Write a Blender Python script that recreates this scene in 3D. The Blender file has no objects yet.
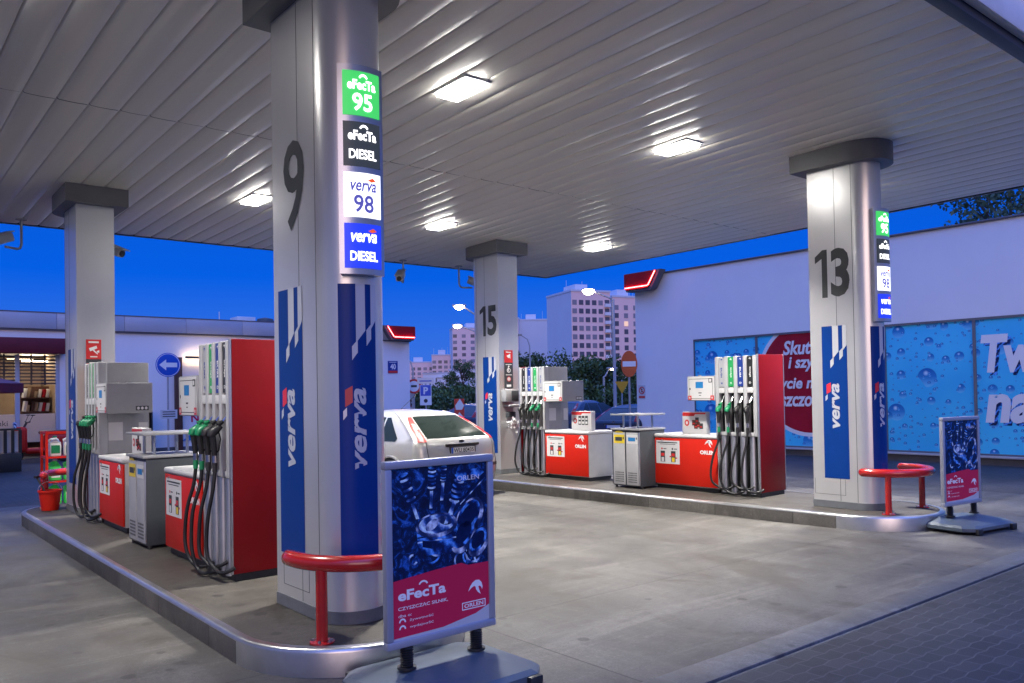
import bpy, bmesh, math, random
from mathutils import Vector, Matrix
R = math.radians
C = bpy.context.scene.collection
scene = bpy.context.scene
K = 0.175                                   # island top above the forecourt

# ------------------------------------------------------------------ materials
MATS = {}
def mat(name, col, rough=0.5, metal=0.0, var=0.0, scale=6.0, bump=0.0, bscale=60.0, spec=0.5, coat=0.0, emit=None, es=0.0, stretch=None):
    if name in MATS: return MATS[name]
    m = bpy.data.materials.new(name); m.use_nodes = True
    nt = m.node_tree; b = nt.nodes['Principled BSDF']
    b.inputs['Base Color'].default_value = (*col, 1)
    b.inputs['Roughness'].default_value = rough
    b.inputs['Metallic'].default_value = metal
    b.inputs['Specular IOR Level'].default_value = spec
    b.inputs['Coat Weight'].default_value = coat
    b.inputs['Coat Roughness'].default_value = 0.08
    if emit:
        b.inputs['Emission Color'].default_value = (*emit, 1); b.inputs['Emission Strength'].default_value = es
    if var or bump:
        tc = nt.nodes.new('ShaderNodeTexCoord'); src = tc.outputs['Object']
        if stretch:
            mp = nt.nodes.new('ShaderNodeMapping'); mp.inputs['Scale'].default_value = stretch
            nt.links.new(src, mp.inputs['Vector']); src = mp.outputs['Vector']
    if var:
        n = nt.nodes.new('ShaderNodeTexNoise'); n.inputs['Scale'].default_value = scale; n.inputs['Detail'].default_value = 5; n.inputs['Roughness'].default_value = .65
        nt.links.new(src, n.inputs['Vector'])
        r = nt.nodes.new('ShaderNodeValToRGB')
        r.color_ramp.elements[0].position = .3; r.color_ramp.elements[1].position = .72
        r.color_ramp.elements[0].color = (*[max(0, c*(1-var)) for c in col], 1)
        r.color_ramp.elements[1].color = (*[min(1, c*(1+var*.6)) for c in col], 1)
        nt.links.new(n.outputs['Fac'], r.inputs['Fac']); nt.links.new(r.outputs['Color'], b.inputs['Base Color'])
        mr = nt.nodes.new('ShaderNodeMapRange'); mr.inputs['To Min'].default_value = max(.02, rough*(1-var*.7)); mr.inputs['To Max'].default_value = min(1, rough*(1+var*.7))
        nt.links.new(n.outputs['Fac'], mr.inputs['Value']); nt.links.new(mr.outputs['Result'], b.inputs['Roughness'])
    if bump:
        n2 = nt.nodes.new('ShaderNodeTexNoise'); n2.inputs['Scale'].default_value = bscale; n2.inputs['Detail'].default_value = 4
        nt.links.new(src, n2.inputs['Vector'])
        bp = nt.nodes.new('ShaderNodeBump'); bp.inputs['Strength'].default_value = bump; bp.inputs['Distance'].default_value = .01
        nt.links.new(n2.outputs['Fac'], bp.inputs['Height']); nt.links.new(bp.outputs['Normal'], b.inputs['Normal'])
    MATS[name] = m
    return m

class NT:
    """small helper to write node trees"""
    def __init__(s, name):
        s.m = bpy.data.materials.new(name); s.m.use_nodes = True; s.t = s.m.node_tree; s.b = s.t.nodes['Principled BSDF']; MATS[name] = s.m
    def n(s, typ, **kw):
        nd = s.t.nodes.new(typ)
        for k, v in kw.items():
            if k.startswith('i_'): nd.inputs[k[2:].replace('_', ' ')].default_value = v
            else: setattr(nd, k, v)
        return nd
    def l(s, a, b): s.t.links.new(a, b)
    def math(s, op, a, b=None, clamp=False):
        nd = s.t.nodes.new('ShaderNodeMath'); nd.operation = op; nd.use_clamp = clamp
        for i, x in enumerate((a, b)):
            if x is None: continue
            if isinstance(x, (int, float)): nd.inputs[i].default_value = x
            else: s.l(x, nd.inputs[i])
        return nd.outputs[0]
    def mix(s, fac, a, b, blend='MIX'):
        nd = s.t.nodes.new('ShaderNodeMix'); nd.data_type = 'RGBA'; nd.blend_type = blend
        for i, x in ((0, fac), (6, a), (7, b)):
            if isinstance(x, (int, float)): nd.inputs[i].default_value = x
            elif isinstance(x, tuple): nd.inputs[i].default_value = (*x, 1)
            else: s.l(x, nd.inputs[i])
        return nd.outputs[2]
    def noise(s, vec, scale, detail=4, rough=.6, dist=0):
        nd = s.n('ShaderNodeTexNoise'); nd.inputs['Scale'].default_value = scale; nd.inputs['Detail'].default_value = detail
        nd.inputs['Roughness'].default_value = rough; nd.inputs['Distortion'].default_value = dist
        s.l(vec, nd.inputs['Vector']); return nd.outputs['Fac']
    def ramp(s, f, *stops):
        nd = s.n('ShaderNodeValToRGB'); e = nd.color_ramp.elements
        while len(e) < len(stops): e.new(.5)
        for el, (p, c) in zip(e, stops):
            el.position = p; el.color = (*(c if isinstance(c, tuple) else (c, c, c)), 1)
        s.l(f, nd.inputs['Fac']); return nd.outputs['Color']
    def mapping(s, vec, scale=(1, 1, 1), rot=(0, 0, 0), loc=(0, 0, 0)):
        nd = s.n('ShaderNodeMapping'); nd.inputs['Scale'].default_value = scale; nd.inputs['Rotation'].default_value = rot; nd.inputs['Location'].default_value = loc
        s.l(vec, nd.inputs['Vector']); return nd.outputs['Vector']
    def bump(s, h, strength=.3, dist=.01):
        nd = s.n('ShaderNodeBump'); nd.inputs['Strength'].default_value = strength; nd.inputs['Distance'].default_value = dist
        s.l(h, nd.inputs['Height']); s.l(nd.outputs['Normal'], s.b.inputs['Normal'])

def concrete(name, base, joint=None, stain=1.0, rough=.62):
    t = NT(name); tc = t.n('ShaderNodeTexCoord').outputs['Object']
    big = t.noise(tc, .33, 3, .55, .6); mid = t.noise(tc, 1.6, 5, .7, .4); fine = t.noise(tc, 70, 4, .7)
    sweep = t.noise(t.mapping(tc, (2.2, .5, 1), (0, 0, .5)), 1.3, 5, .7, .8)       # tyre and broom marks
    c = t.ramp(mid, (.30, tuple(x*.62 for x in base)), (.70, tuple(min(1, x*1.25) for x in base)))
    c = t.mix(t.ramp(big, (.42, 0.), (.58, .75)), c, tuple(x*.45 for x in base))
    sp2 = t.n('ShaderNodeSeparateXYZ'); t.l(tc, sp2.inputs[0])
    lane = t.noise(t.mapping(tc, (1.5, .10, 1)), 1.0, 4, .65, .3)                  # tyre lanes along the islands
    c = t.mix(t.ramp(lane, (.46, 0.), (.60, .60)), c, tuple(x*.42 for x in base))
    smear = t.noise(t.mapping(tc, (.35, 2.6, 1), (0, 0, .25)), 1.4, 6, .75, 1.0)
    c = t.mix(t.ramp(smear, (.50, 0.), (.66, .60)), c, tuple(min(1, x*1.45) for x in base))
    vo = t.n('ShaderNodeTexVoronoi', voronoi_dimensions='2D', feature='F1'); vo.inputs['Scale'].default_value = 2.3; t.l(tc, vo.inputs['Vector'])
    vc = t.n('ShaderNodeSeparateColor'); t.l(vo.outputs['Color'], vc.inputs[0])
    dw = t.math('ADD', vo.outputs['Distance'], t.math('MULTIPLY', t.math('SUBTRACT', fine, .5), .05))
    dr_ = t.math('MULTIPLY', t.ramp(t.math('SUBTRACT', dw, t.math('MULTIPLY', vc.outputs[0], .10)), (.0, 1.), (.035, 0.)), t.ramp(vc.outputs[1], (.52, 0.), (.56, 1.)))
    c = t.mix(t.math('MULTIPLY', dr_, .85*stain), c, (.030, .028, .026))           # oil drips
    ck = t.n('ShaderNodeTexVoronoi', voronoi_dimensions='2D', feature='DISTANCE_TO_EDGE'); ck.inputs['Scale'].default_value = .33
    wv = t.n('ShaderNodeVectorMath', operation='ADD'); t.l(tc, wv.inputs[0]); wn = t.n('ShaderNodeTexNoise'); wn.inputs['Scale'].default_value = 1.1; wn.inputs['Detail'].default_value = 6; t.l(tc, wn.inputs['Vector'])
    t.l(wn.outputs['Color'], wv.inputs[1]); t.l(wv.outputs[0], ck.inputs['Vector'])
    c = t.mix(t.math('MULTIPLY', t.ramp(ck.outputs['Distance'], (.0, 1.), (.0035, 0.)), t.ramp(big, (.46, 0.), (.56, .7))), c, (.03, .03, .03))   # hairline cracks
    c = t.mix(t.ramp(sweep, (.5, 0.), (.75, .4*stain)), c, tuple(x*.5*k for x, k in zip(base, (1.05, .98, .85))))
    spots = t.noise(tc, 2.7, 2, .5, .2)
    c = t.mix(t.ramp(spots, (.68, 0.), (.74, .75*stain)), c, (.045, .043, .04))
    c = t.mix(t.ramp(fine, (.35, .50), (.60, 0.)), c, tuple(x*.3 for x in base))
    grit = t.noise(tc, 24, 5, .75); c = t.mix(t.ramp(grit, (.30, .55), (.52, 0.)), c, tuple(x*.4 for x in base)); c = t.mix(t.ramp(grit, (.58, 0.), (.75, .5)), c, tuple(min(1, x*1.7) for x in base))
    blot = t.noise(t.mapping(tc, (1, .55, 1), (0, 0, .3), (5, 2, 0)), 1.05, 5, .72, .7)
    c = t.mix(t.ramp(blot, (.54, 0.), (.62, .55*stain), (.80, .8*stain)), c, tuple(x*.33*k for x, k in zip(base, (1.05, .97, .85))))
    h = fine
    if joint:
        br = t.n('ShaderNodeTexBrick', offset=0.0, squash=1.0)
        br.inputs['Scale'].default_value = 1; br.inputs['Brick Width'].default_value = joint[0]; br.inputs['Row Height'].default_value = joint[1]
        br.inputs['Mortar Size'].default_value = .008; br.inputs['Mortar Smooth'].default_value = .2; br.inputs['Bias'].default_value = 0
        br.inputs['Color1'].default_value = (.66, .66, .67, 1); br.inputs['Color2'].default_value = (1.22, 1.21, 1.19, 1); br.inputs['Mortar'].default_value = (.35, .35, .35, 1)
        t.l(t.mapping(tc, (1, 1, 1), (0, 0, 0), joint[2]), br.inputs['Vector'])
        c = t.mix(1.0, c, br.outputs['Color'], 'MULTIPLY')
        h = t.math('SUBTRACT', fine, t.math('MULTIPLY', br.outputs['Fac'], 2.0))
    t.l(c, t.b.inputs['Base Color'])
    t.l(t.ramp(mid, (.3, rough*.72), (.7, min(1, rough*1.25))), t.b.inputs['Roughness'])
    t.bump(h, .25, .006); t.b.inputs['Specular IOR Level'].default_value = .45
    return t.m

def pavers(name, base, rot=0.0):
    t = NT(name); tc = t.n('ShaderNodeTexCoord').outputs['Object']
    # interlocking pavers: rows offset and their joints pushed into a zigzag
    wob = t.n('ShaderNodeTexWave', wave_type='BANDS', bands_direction='X', wave_profile='TRI'); wob.inputs['Scale'].default_value = 1.57
    v = t.mapping(tc, (1, 1, 1), (0, 0, rot)); t.l(v, wob.inputs['Vector'])
    sep = t.n('ShaderNodeSeparateXYZ'); t.l(v, sep.inputs[0])
    y = t.math('ADD', sep.outputs[1], t.math('MULTIPLY', wob.outputs['Fac'], .018))
    com = t.n('ShaderNodeCombineXYZ'); t.l(sep.outputs[0], com.inputs[0]); t.l(y, com.inputs[1])
    br = t.n('ShaderNodeTexBrick', offset=0.5); br.inputs['Scale'].default_value = 1; br.inputs['Brick Width'].default_value = .2; br.inputs['Row Height'].default_value = .11
    br.inputs['Mortar Size'].default_value = .006; br.inputs['Mortar Smooth'].default_value = .3
    br.inputs['Color1'].default_value = (.82, .82, .82, 1); br.inputs['Color2'].default_value = (1.1, 1.1, 1.1, 1); br.inputs['Mortar'].default_value = (1.55, 1.55, 1.55, 1)
    t.l(com.outputs[0], br.inputs['Vector'])
    big = t.noise(tc, .5, 4, .6, .3); fine = t.noise(tc, 90, 3, .7); med = t.noise(tc, 3, 4, .6)
    c = t.ramp(big, (.3, tuple(x*.7 for x in base)), (.7, tuple(x*1.2 for x in base)))
    c = t.mix(t.ramp(med, (.62, 0.), (.75, .5)), c, tuple(x*.5 for x in base))
    c = t.mix(1.0, c, br.outputs['Color'], 'MULTIPLY')
    c = t.mix(t.ramp(fine, (.35, .3), (.65, 0.)), c, (.03, .03, .03))
    t.l(c, t.b.inputs['Base Color']); t.b.inputs['Roughness'].default_value = .7; t.b.inputs['Specular IOR Level'].default_value = .2
    t.bump(t.math('SUBTRACT', fine, t.math('MULTIPLY', br.outputs['Fac'], 2.5)), .35, .008)
    return t.m

def droplets(name):
    """printed film with water drops on blue"""
    t = NT(name); tc = t.n('ShaderNodeTexCoord').outputs['Object']
    sep = t.n('ShaderNodeSeparateXYZ'); t.l(tc, sep.inputs[0])
    com = t.n('ShaderNodeCombineXYZ'); t.l(sep.outputs[1], com.inputs[0]); t.l(sep.outputs[2], com.inputs[1])
    vec = com.outputs[0]
    c = t.ramp(t.noise(vec, .35, 2), (.3, (.04, .46, .82)), (.7, (.09, .66, .94)))
    for sc, rmax, thr in ((1.35, .36, .25), (3.1, .34, .3), (7.0, .32, .35)):
        vo = t.n('ShaderNodeTexVoronoi', voronoi_dimensions='2D', feature='F1'); vo.inputs['Scale'].default_value = sc; vo.inputs['Randomness'].default_value = .8
        t.l(vec, vo.inputs['Vector'])
        cs = t.n('ShaderNodeSeparateColor'); t.l(vo.outputs['Color'], cs.inputs[0])
        rad = t.math('MULTIPLY', t.math('MAXIMUM', t.math('SUBTRACT', cs.outputs[0], thr), 0.0), rmax/(1-thr))
        q = t.math('DIVIDE', vo.outputs['Distance'], t.math('MAXIMUM', rad, .0001))     # 0 centre .. 1 rim
        inside = t.ramp(q, (.0, 1.), (.93, 1.), (1.0, 0.))
        # offset inside the drop
        sub = t.n('ShaderNodeVectorMath', operation='SUBTRACT'); t.l(vec, sub.inputs[0]); t.l(vo.outputs['Position'], sub.inputs[1])
        s2 = t.n('ShaderNodeSeparateXYZ'); t.l(sub.outputs[0], s2.inputs[0])
        g = t.math('DIVIDE', t.math('MULTIPLY', s2.outputs[1], sc), t.math('MAXIMUM', rad, .0001))
        dk = t.ramp(t.math('MULTIPLY_ADD', g, -.5), (0., (.010, .13, .45)), (.45, (.025, .24, .60)), (1., (.18, .62, .90)))
        mad = dk.node.inputs[0].links[0].from_node; mad.inputs[2].default_value = .5
        c = t.mix(inside, c, dk)
        hx = t.math('ADD', t.math('DIVIDE', t.math('MULTIPLY', s2.outputs[0], sc), t.math('MAXIMUM', rad, .0001)), -.1)
        hy = t.math('SUBTRACT', g, .45)
        hd = t.math('SQRT', t.math('ADD', t.math('MULTIPLY', hx, hx), t.math('MULTIPLY', hy, hy)))
        hl = t.math('MULTIPLY', t.ramp(hd, (.08, .85), (.3, 0.)), inside)
        c = t.mix(hl, c, (.55, .80, .95))
    t.l(c, t.b.inputs['Base Color']); t.b.inputs['Roughness'].default_value = .55; t.b.inputs['Specular IOR Level'].default_value = .25
    return t.m

def artwork(name):
    t = NT(name); tc = t.n('ShaderNodeTexCoord').outputs['Object']
    a = t.noise(tc, 9, 6, .7, 2.2); b2 = t.noise(tc, 26, 5, .7, 1.2)
    c = t.ramp(a, (.38, (.006, .010, .035)), (.53, (.005, .02, .085)), (.62, (.014, .10, .42)), (.78, (.12, .32, .75)))
    c = t.mix(t.ramp(b2, (.5, 0.), (.75, .7)), c, (.004, .012, .05))
    t.l(c, t.b.inputs['Base Color']); t.b.inputs['Roughness'].default_value = .4; t.b.inputs['Specular IOR Level'].default_value = .2
    return t.m

M = dict(
    soffit=mat('painted_soffit', (.92, .88, .81), .36, .08, .07, 1.0, spec=.5, stretch=(3.4, .12, 1)),
    fascia=mat('fascia_metal', (.74, .73, .72), .5, 0, .1, 2),
    fasciadark=mat('fascia_dark', (.07, .07, .075), .5, .2),
    white=mat('white_paint', (.66, .66, .665), .45, 0, .06, 3),
    silver=mat('silver_paint', (.74, .735, .725), .30, .62, .05, 1.2, coat=.08),
    cap=mat('cap_grey', (.16, .16, .165), .45, .3, .1, 3),
    plinth=mat('plinth_grey', (.14, .15, .16), .6, 0, .2, 9),
    alu=mat('aluminium', (.55, .57, .62), .32, .85, .12, 6),
    greypaint=mat('grey_paint', (.37, .375, .39), .42, .15, .08, 5),
    lightgrey=mat('light_grey_paint', (.48, .485, .50), .45, .1, .10, 4),
    darkgrey=mat('dark_grey_paint', (.050, .058, .068), .5, .1, .15, 5),
    red=mat('red_paint', (.60, .016, .006), .48, 0, .06, 3, spec=.3),
    redpanel=mat('dark_red_panel', (.30, .002, .007), .46, 0, .10, 2.2, spec=.3),
    redlip=mat('red_tube_paint', (.50, .012, .010), .26, 0, .15, 7, coat=.6),
    black=mat('black_plastic', (.018, .018, .019), .45, 0, .25, 20),
    rubber=mat('hose_rubber', (.014, .014, .015), .48, 0, .2, 30),
    recess=mat('dark_recess', (.008, .008, .009), .8, spec=.1),
    green=mat('green_plastic', (.008, .22, .085), .38, 0, .1, 15),
    gradegreen=mat('grade_green', (.02, .36, .10), .4),
    gradeblue=mat('grade_blue', (.012, .045, .27), .4),
    gradeblack=mat('grade_black', (.02, .022, .024), .4),
    gradegrey=mat('grade_silver', (.42, .43, .46), .4),
    decal=mat('blue_film', (.002, .040, .235), .38, 0, .05, 3, spec=.2),
    decalsilver=mat('silver_film', (.62, .64, .68), .35, .3),
    decalred=mat('red_film', (.72, .03, .05), .35),
    ink=mat('dark_grey_ink', (.045, .05, .053), .55),
    inkblack=mat('black_ink', (.015, .015, .015), .5),
    inkwhite=mat('white_ink', (.82, .82, .82), .5),
    paper=mat('white_paper', (.70, .70, .70), .55, 0, .03, 10),
    signred=mat('sign_red', (.62, .03, .03), .35),
    signblue=mat('sign_blue', (.008, .09, .52), .3),
    yellow=mat('sticker_yellow', (.82, .62, .04), .45),
    stickblue=mat('sticker_blue', (.02, .22, .55), .45),
    steel=mat('worn_steel', (.55, .55, .56), .30, .9, .18, 3),
    chrome=mat('chrome', (.75, .75, .76), .15, 1),
    boardbase=mat('board_base_plastic', (.085, .11, .135), .42, 0, .10, 5, .06, 80),
    boardframe=mat('board_frame', (.42, .44, .52), .40, .5, .05, 5),
    magenta=mat('poster_magenta', (.60, .022, .075), .3, spec=.2),
    poster=artwork('poster_artwork'),
    pblue1=mat('poster_pale_blue', (.30, .46, .80), .3, 0, .5, 14, spec=.2), pblue2=mat('poster_mid_blue', (.02, .11, .42), .3, 0, .5, 12, spec=.2), pblue3=mat('poster_navy', (.005, .016, .075), .3, 0, .4, 12, spec=.2),
    psteel=mat('poster_steel_blue', (.22, .30, .52), .3, 0, .4, 9, spec=.2),
    wall=mat('render_wall', (.80, .80, .81), .65, 0, .04, .8, .03, 30, spec=.25, stretch=(1, .6, .4)),
    wallgrey=mat('parapet_panel', (.42, .45, .52), .45, .15, .06, 1.5),
    coping=mat('dark_coping', (.12, .12, .14), .5, .2),
    frame=mat('window_frame_grey', (.16, .17, .20), .45, .3),
    base=mat('wall_base', (.10, .10, .11), .7, 0, .2, 5),
    mural=droplets('droplet_mural'),
    muralred=mat('mural_red', (.40, .012, .03), .35, 0, .2, 3, spec=.2),
    awning=mat('maroon_cloth', (.13, .004, .014), .6, 0, .15, 5),
    wood=mat('brown_timber', (.085, .035, .022), .55, 0, .3, 12, stretch=(4, 4, .5)),
    slat=mat('shutter_slat', (.05, .042, .045), .5),
    leaf1=mat('leaf_dark', (.030, .060, .022), .6), leaf2=mat('leaf_mid', (.050, .10, .030), .6), leaf3=mat('leaf_light', (.085, .15, .04), .6),
    bark=mat('bark', (.06, .045, .035), .85, 0, .3, 10),
    facade=mat('evening_pink_facade', (.95, .64, .58), .8, 0, .05, .3), facadeblue=mat('side_facade', (.62, .64, .70), .8, 0, .04, .2),  # pink of the evening light is put into the front faces' colour
    facadewhite=mat('white_facade', (.75, .74, .76), .8), win=mat('dark_window', (.10, .10, .13), .3), winmid=mat('curtained_window', (.26, .24, .27), .4),
    winlit=mat('lit_window', (.5, .4, .3), .5, emit=(1, .62, .40), es=.75),
    asphalt=mat('asphalt', (.050, .050, .053), .8, 0, .2, 1.5, .2, 120),
    tyre=mat('tyre', (.018, .018, .018), .75), glass=mat('car_glass', (.010, .015, .014), .12, 0, spec=.28),
    carsilver=mat('car_silver', (.43, .425, .42), .3, .4, .04, 3, coat=.9),
    carblue=mat('car_navy', (.006, .014, .035), .35, 0, coat=.25),
    carred=mat('car_dark_blue', (.008, .022, .06), .35, 0, coat=.25),
    lampred=mat('tail_lamp_red', (.30, .002, .002), .35, spec=.2), lampclear=mat('tail_lamp_clear', (.45, .26, .24), .3, spec=.3),
    lens=mat('ceiling_lamp_lens', (.9, .9, .9), .4, emit=(1.0, .97, .92), es=36),
    neon=mat('red_neon', (.9, .1, .1), .4, emit=(1, .07, .07), es=26),
    street=mat('street_lamp_glow', (1, .9, .8), .4, emit=(1, .78, .60), es=55),
    glow=mat('white_lamp_glow', (1, .95, .9), .4, emit=(1, .93, .84), es=26),
    warm=mat('warm_tube', (1, .8, .5), .4, emit=(1, .70, .36), es=30),
    shop=mat('shop_ceiling_light', (1, .85, .65), .4, emit=(1, .80, .55), es=26),
    shopwall=mat('shop_back_wall', (.26, .19, .13), .7, 0, .15, 2),
    frost=mat('frosted_film', (.55, .50, .47), .6),
    exgreen=mat('lit_green_panel', (.05, .4, .12), .4, emit=(.045, .50, .10), es=1.25),
    exdark=mat('lit_dark_panel', (.03, .035, .04), .4, emit=(.03, .037, .045), es=1.0),
    exwhite=mat('lit_white_panel', (.8, .8, .8), .4, emit=(.93, .95, 1), es=1.6),
    exblue=mat('lit_blue_panel', (.02, .05, .5), .4, emit=(.012, .035, .62), es=1.25),
    exletter=mat('lit_white_letters', (.9, .9, .9), .4, emit=(1, 1, 1), es=2.2),
    exink=mat('panel_violet_ink', (.12, .12, .42), .4, emit=(.10, .10, .45), es=.7),
    exred=mat('panel_red_ink', (.8, .1, .03), .4, emit=(.9, .11, .02), es=.8),
    jug=mat('green_washer_fluid', (.05, .62, .12), .25, emit=(.03, .40, .06), es=.12), bottle=mat('white_bottle', (.72, .74, .73), .35),  # faint glow put into the jug colour, no lamp inside
    skin=mat('glove_film', (.92, .93, .94), .5, emit=(1, 1, 1), es=.0),
)
t_ = NT('frosted_translucent'); t_.b.inputs['Base Color'].default_value = (.6, .55, .5, 1); t_.b.inputs['Roughness'].default_value = .6
tr = t_.n('ShaderNodeBsdfTranslucent'); tr.inputs['Color'].default_value = (.85, .78, .70, 1); ms = t_.n('ShaderNodeMixShader'); ms.inputs[0].default_value = .6
t_.l(t_.b.outputs[0], ms.inputs[1]); t_.l(tr.outputs[0], ms.inputs[2]); t_.l(ms.outputs[0], t_.t.nodes['Material Output'].inputs['Surface']); M['frost'] = t_.m
M['concrete'] = concrete('forecourt_concrete', (.112, .106, .098), (4.6, 3.9, (1.1, -3.3, 0)), 1.15)
M['island'] = concrete('island_concrete', (.092, .082, .070), None, 1.3, .7)
M['kerb'] = concrete('kerb_concrete', (.105, .098, .088), (60, 1.15, (20, 0, 0)), .9, .6)
M['strip'] = concrete('channel_concrete', (.15, .15, .15), None, .8, .6)
M['paver'] = pavers('grey_pavers', (.058, .058, .062))
M['paver2'] = pavers('shop_pavers', (.048, .046, .046), 1.57)

def printed_metal(name, dark, mid, light, scale, dist):
    t = NT(name); tc = t.n('ShaderNodeTexCoord').outputs['Object']
    wv = t.n('ShaderNodeTexWave', wave_type='BANDS', bands_direction='DIAGONAL'); wv.inputs['Scale'].default_value = scale; wv.inputs['Distortion'].default_value = dist
    wv.inputs['Detail'].default_value = 4; wv.inputs['Detail Scale'].default_value = 1.6; wv.inputs['Detail Roughness'].default_value = .62; t.l(tc, wv.inputs['Vector'])
    n = t.noise(tc, 30, 5, .7)
    c = t.ramp(wv.outputs['Fac'], (.12, dark), (.50, mid), (.78, light), (1.0, tuple(min(1, x*1.5+.05) for x in light)))
    c = t.mix(t.ramp(n, (.45, 0.), (.7, .65)), c, dark)
    t.l(c, t.b.inputs['Base Color']); t.b.inputs['Roughness'].default_value = .4; t.b.inputs['Specular IOR Level'].default_value = .2
    return t.m
M['pblue1'] = printed_metal('print_pale_metal', (.012, .04, .16), (.07, .18, .48), (.42, .58, .85), 5.0, 5)
M['pblue2'] = printed_metal('print_blue_metal', (.004, .014, .07), (.012, .07, .32), (.05, .24, .68), 4.0, 7)
M['psteel'] = printed_metal('print_steel', (.015, .03, .10), (.12, .18, .36), (.46, .54, .72), 3.2, 6)
# ------------------------------------------------------------------ geometry
_text = {}
def text2d(s, shear=0.0, bold=0.0, spacing=1.0, res=3):
    key = (s, shear, bold, spacing, res)
    if key in _text: return _text[key]
    cu = bpy.data.curves.new('lettering', 'FONT'); cu.body = s; cu.shear = shear; cu.offset = bold; cu.space_character = spacing; cu.resolution_u = res
    cu.size = 1; cu.fill_mode = 'FRONT'
    ob = bpy.data.objects.new('lettering', cu); C.objects.link(ob)
    dg = bpy.context.evaluated_depsgraph_get(); dg.update()
    me = bpy.data.meshes.new_from_object(ob.evaluated_get(dg))
    v = [(p.co.x, p.co.y) for p in me.vertices]; f = [tuple(p.vertices) for p in me.polygons]
    bpy.data.objects.remove(ob); bpy.data.curves.remove(cu); bpy.data.meshes.remove(me)
    x0 = min(p[0] for p in v); x1 = max(p[0] for p in v); y0 = min(p[1] for p in v); y1 = max(p[1] for p in v)
    v = [((p[0]-x0)/(x1-x0), (p[1]-y0)/(y1-y0)) for p in v]
    _text[key] = (v, f, (x1-x0)/(y1-y0))
    return _text[key]

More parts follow.
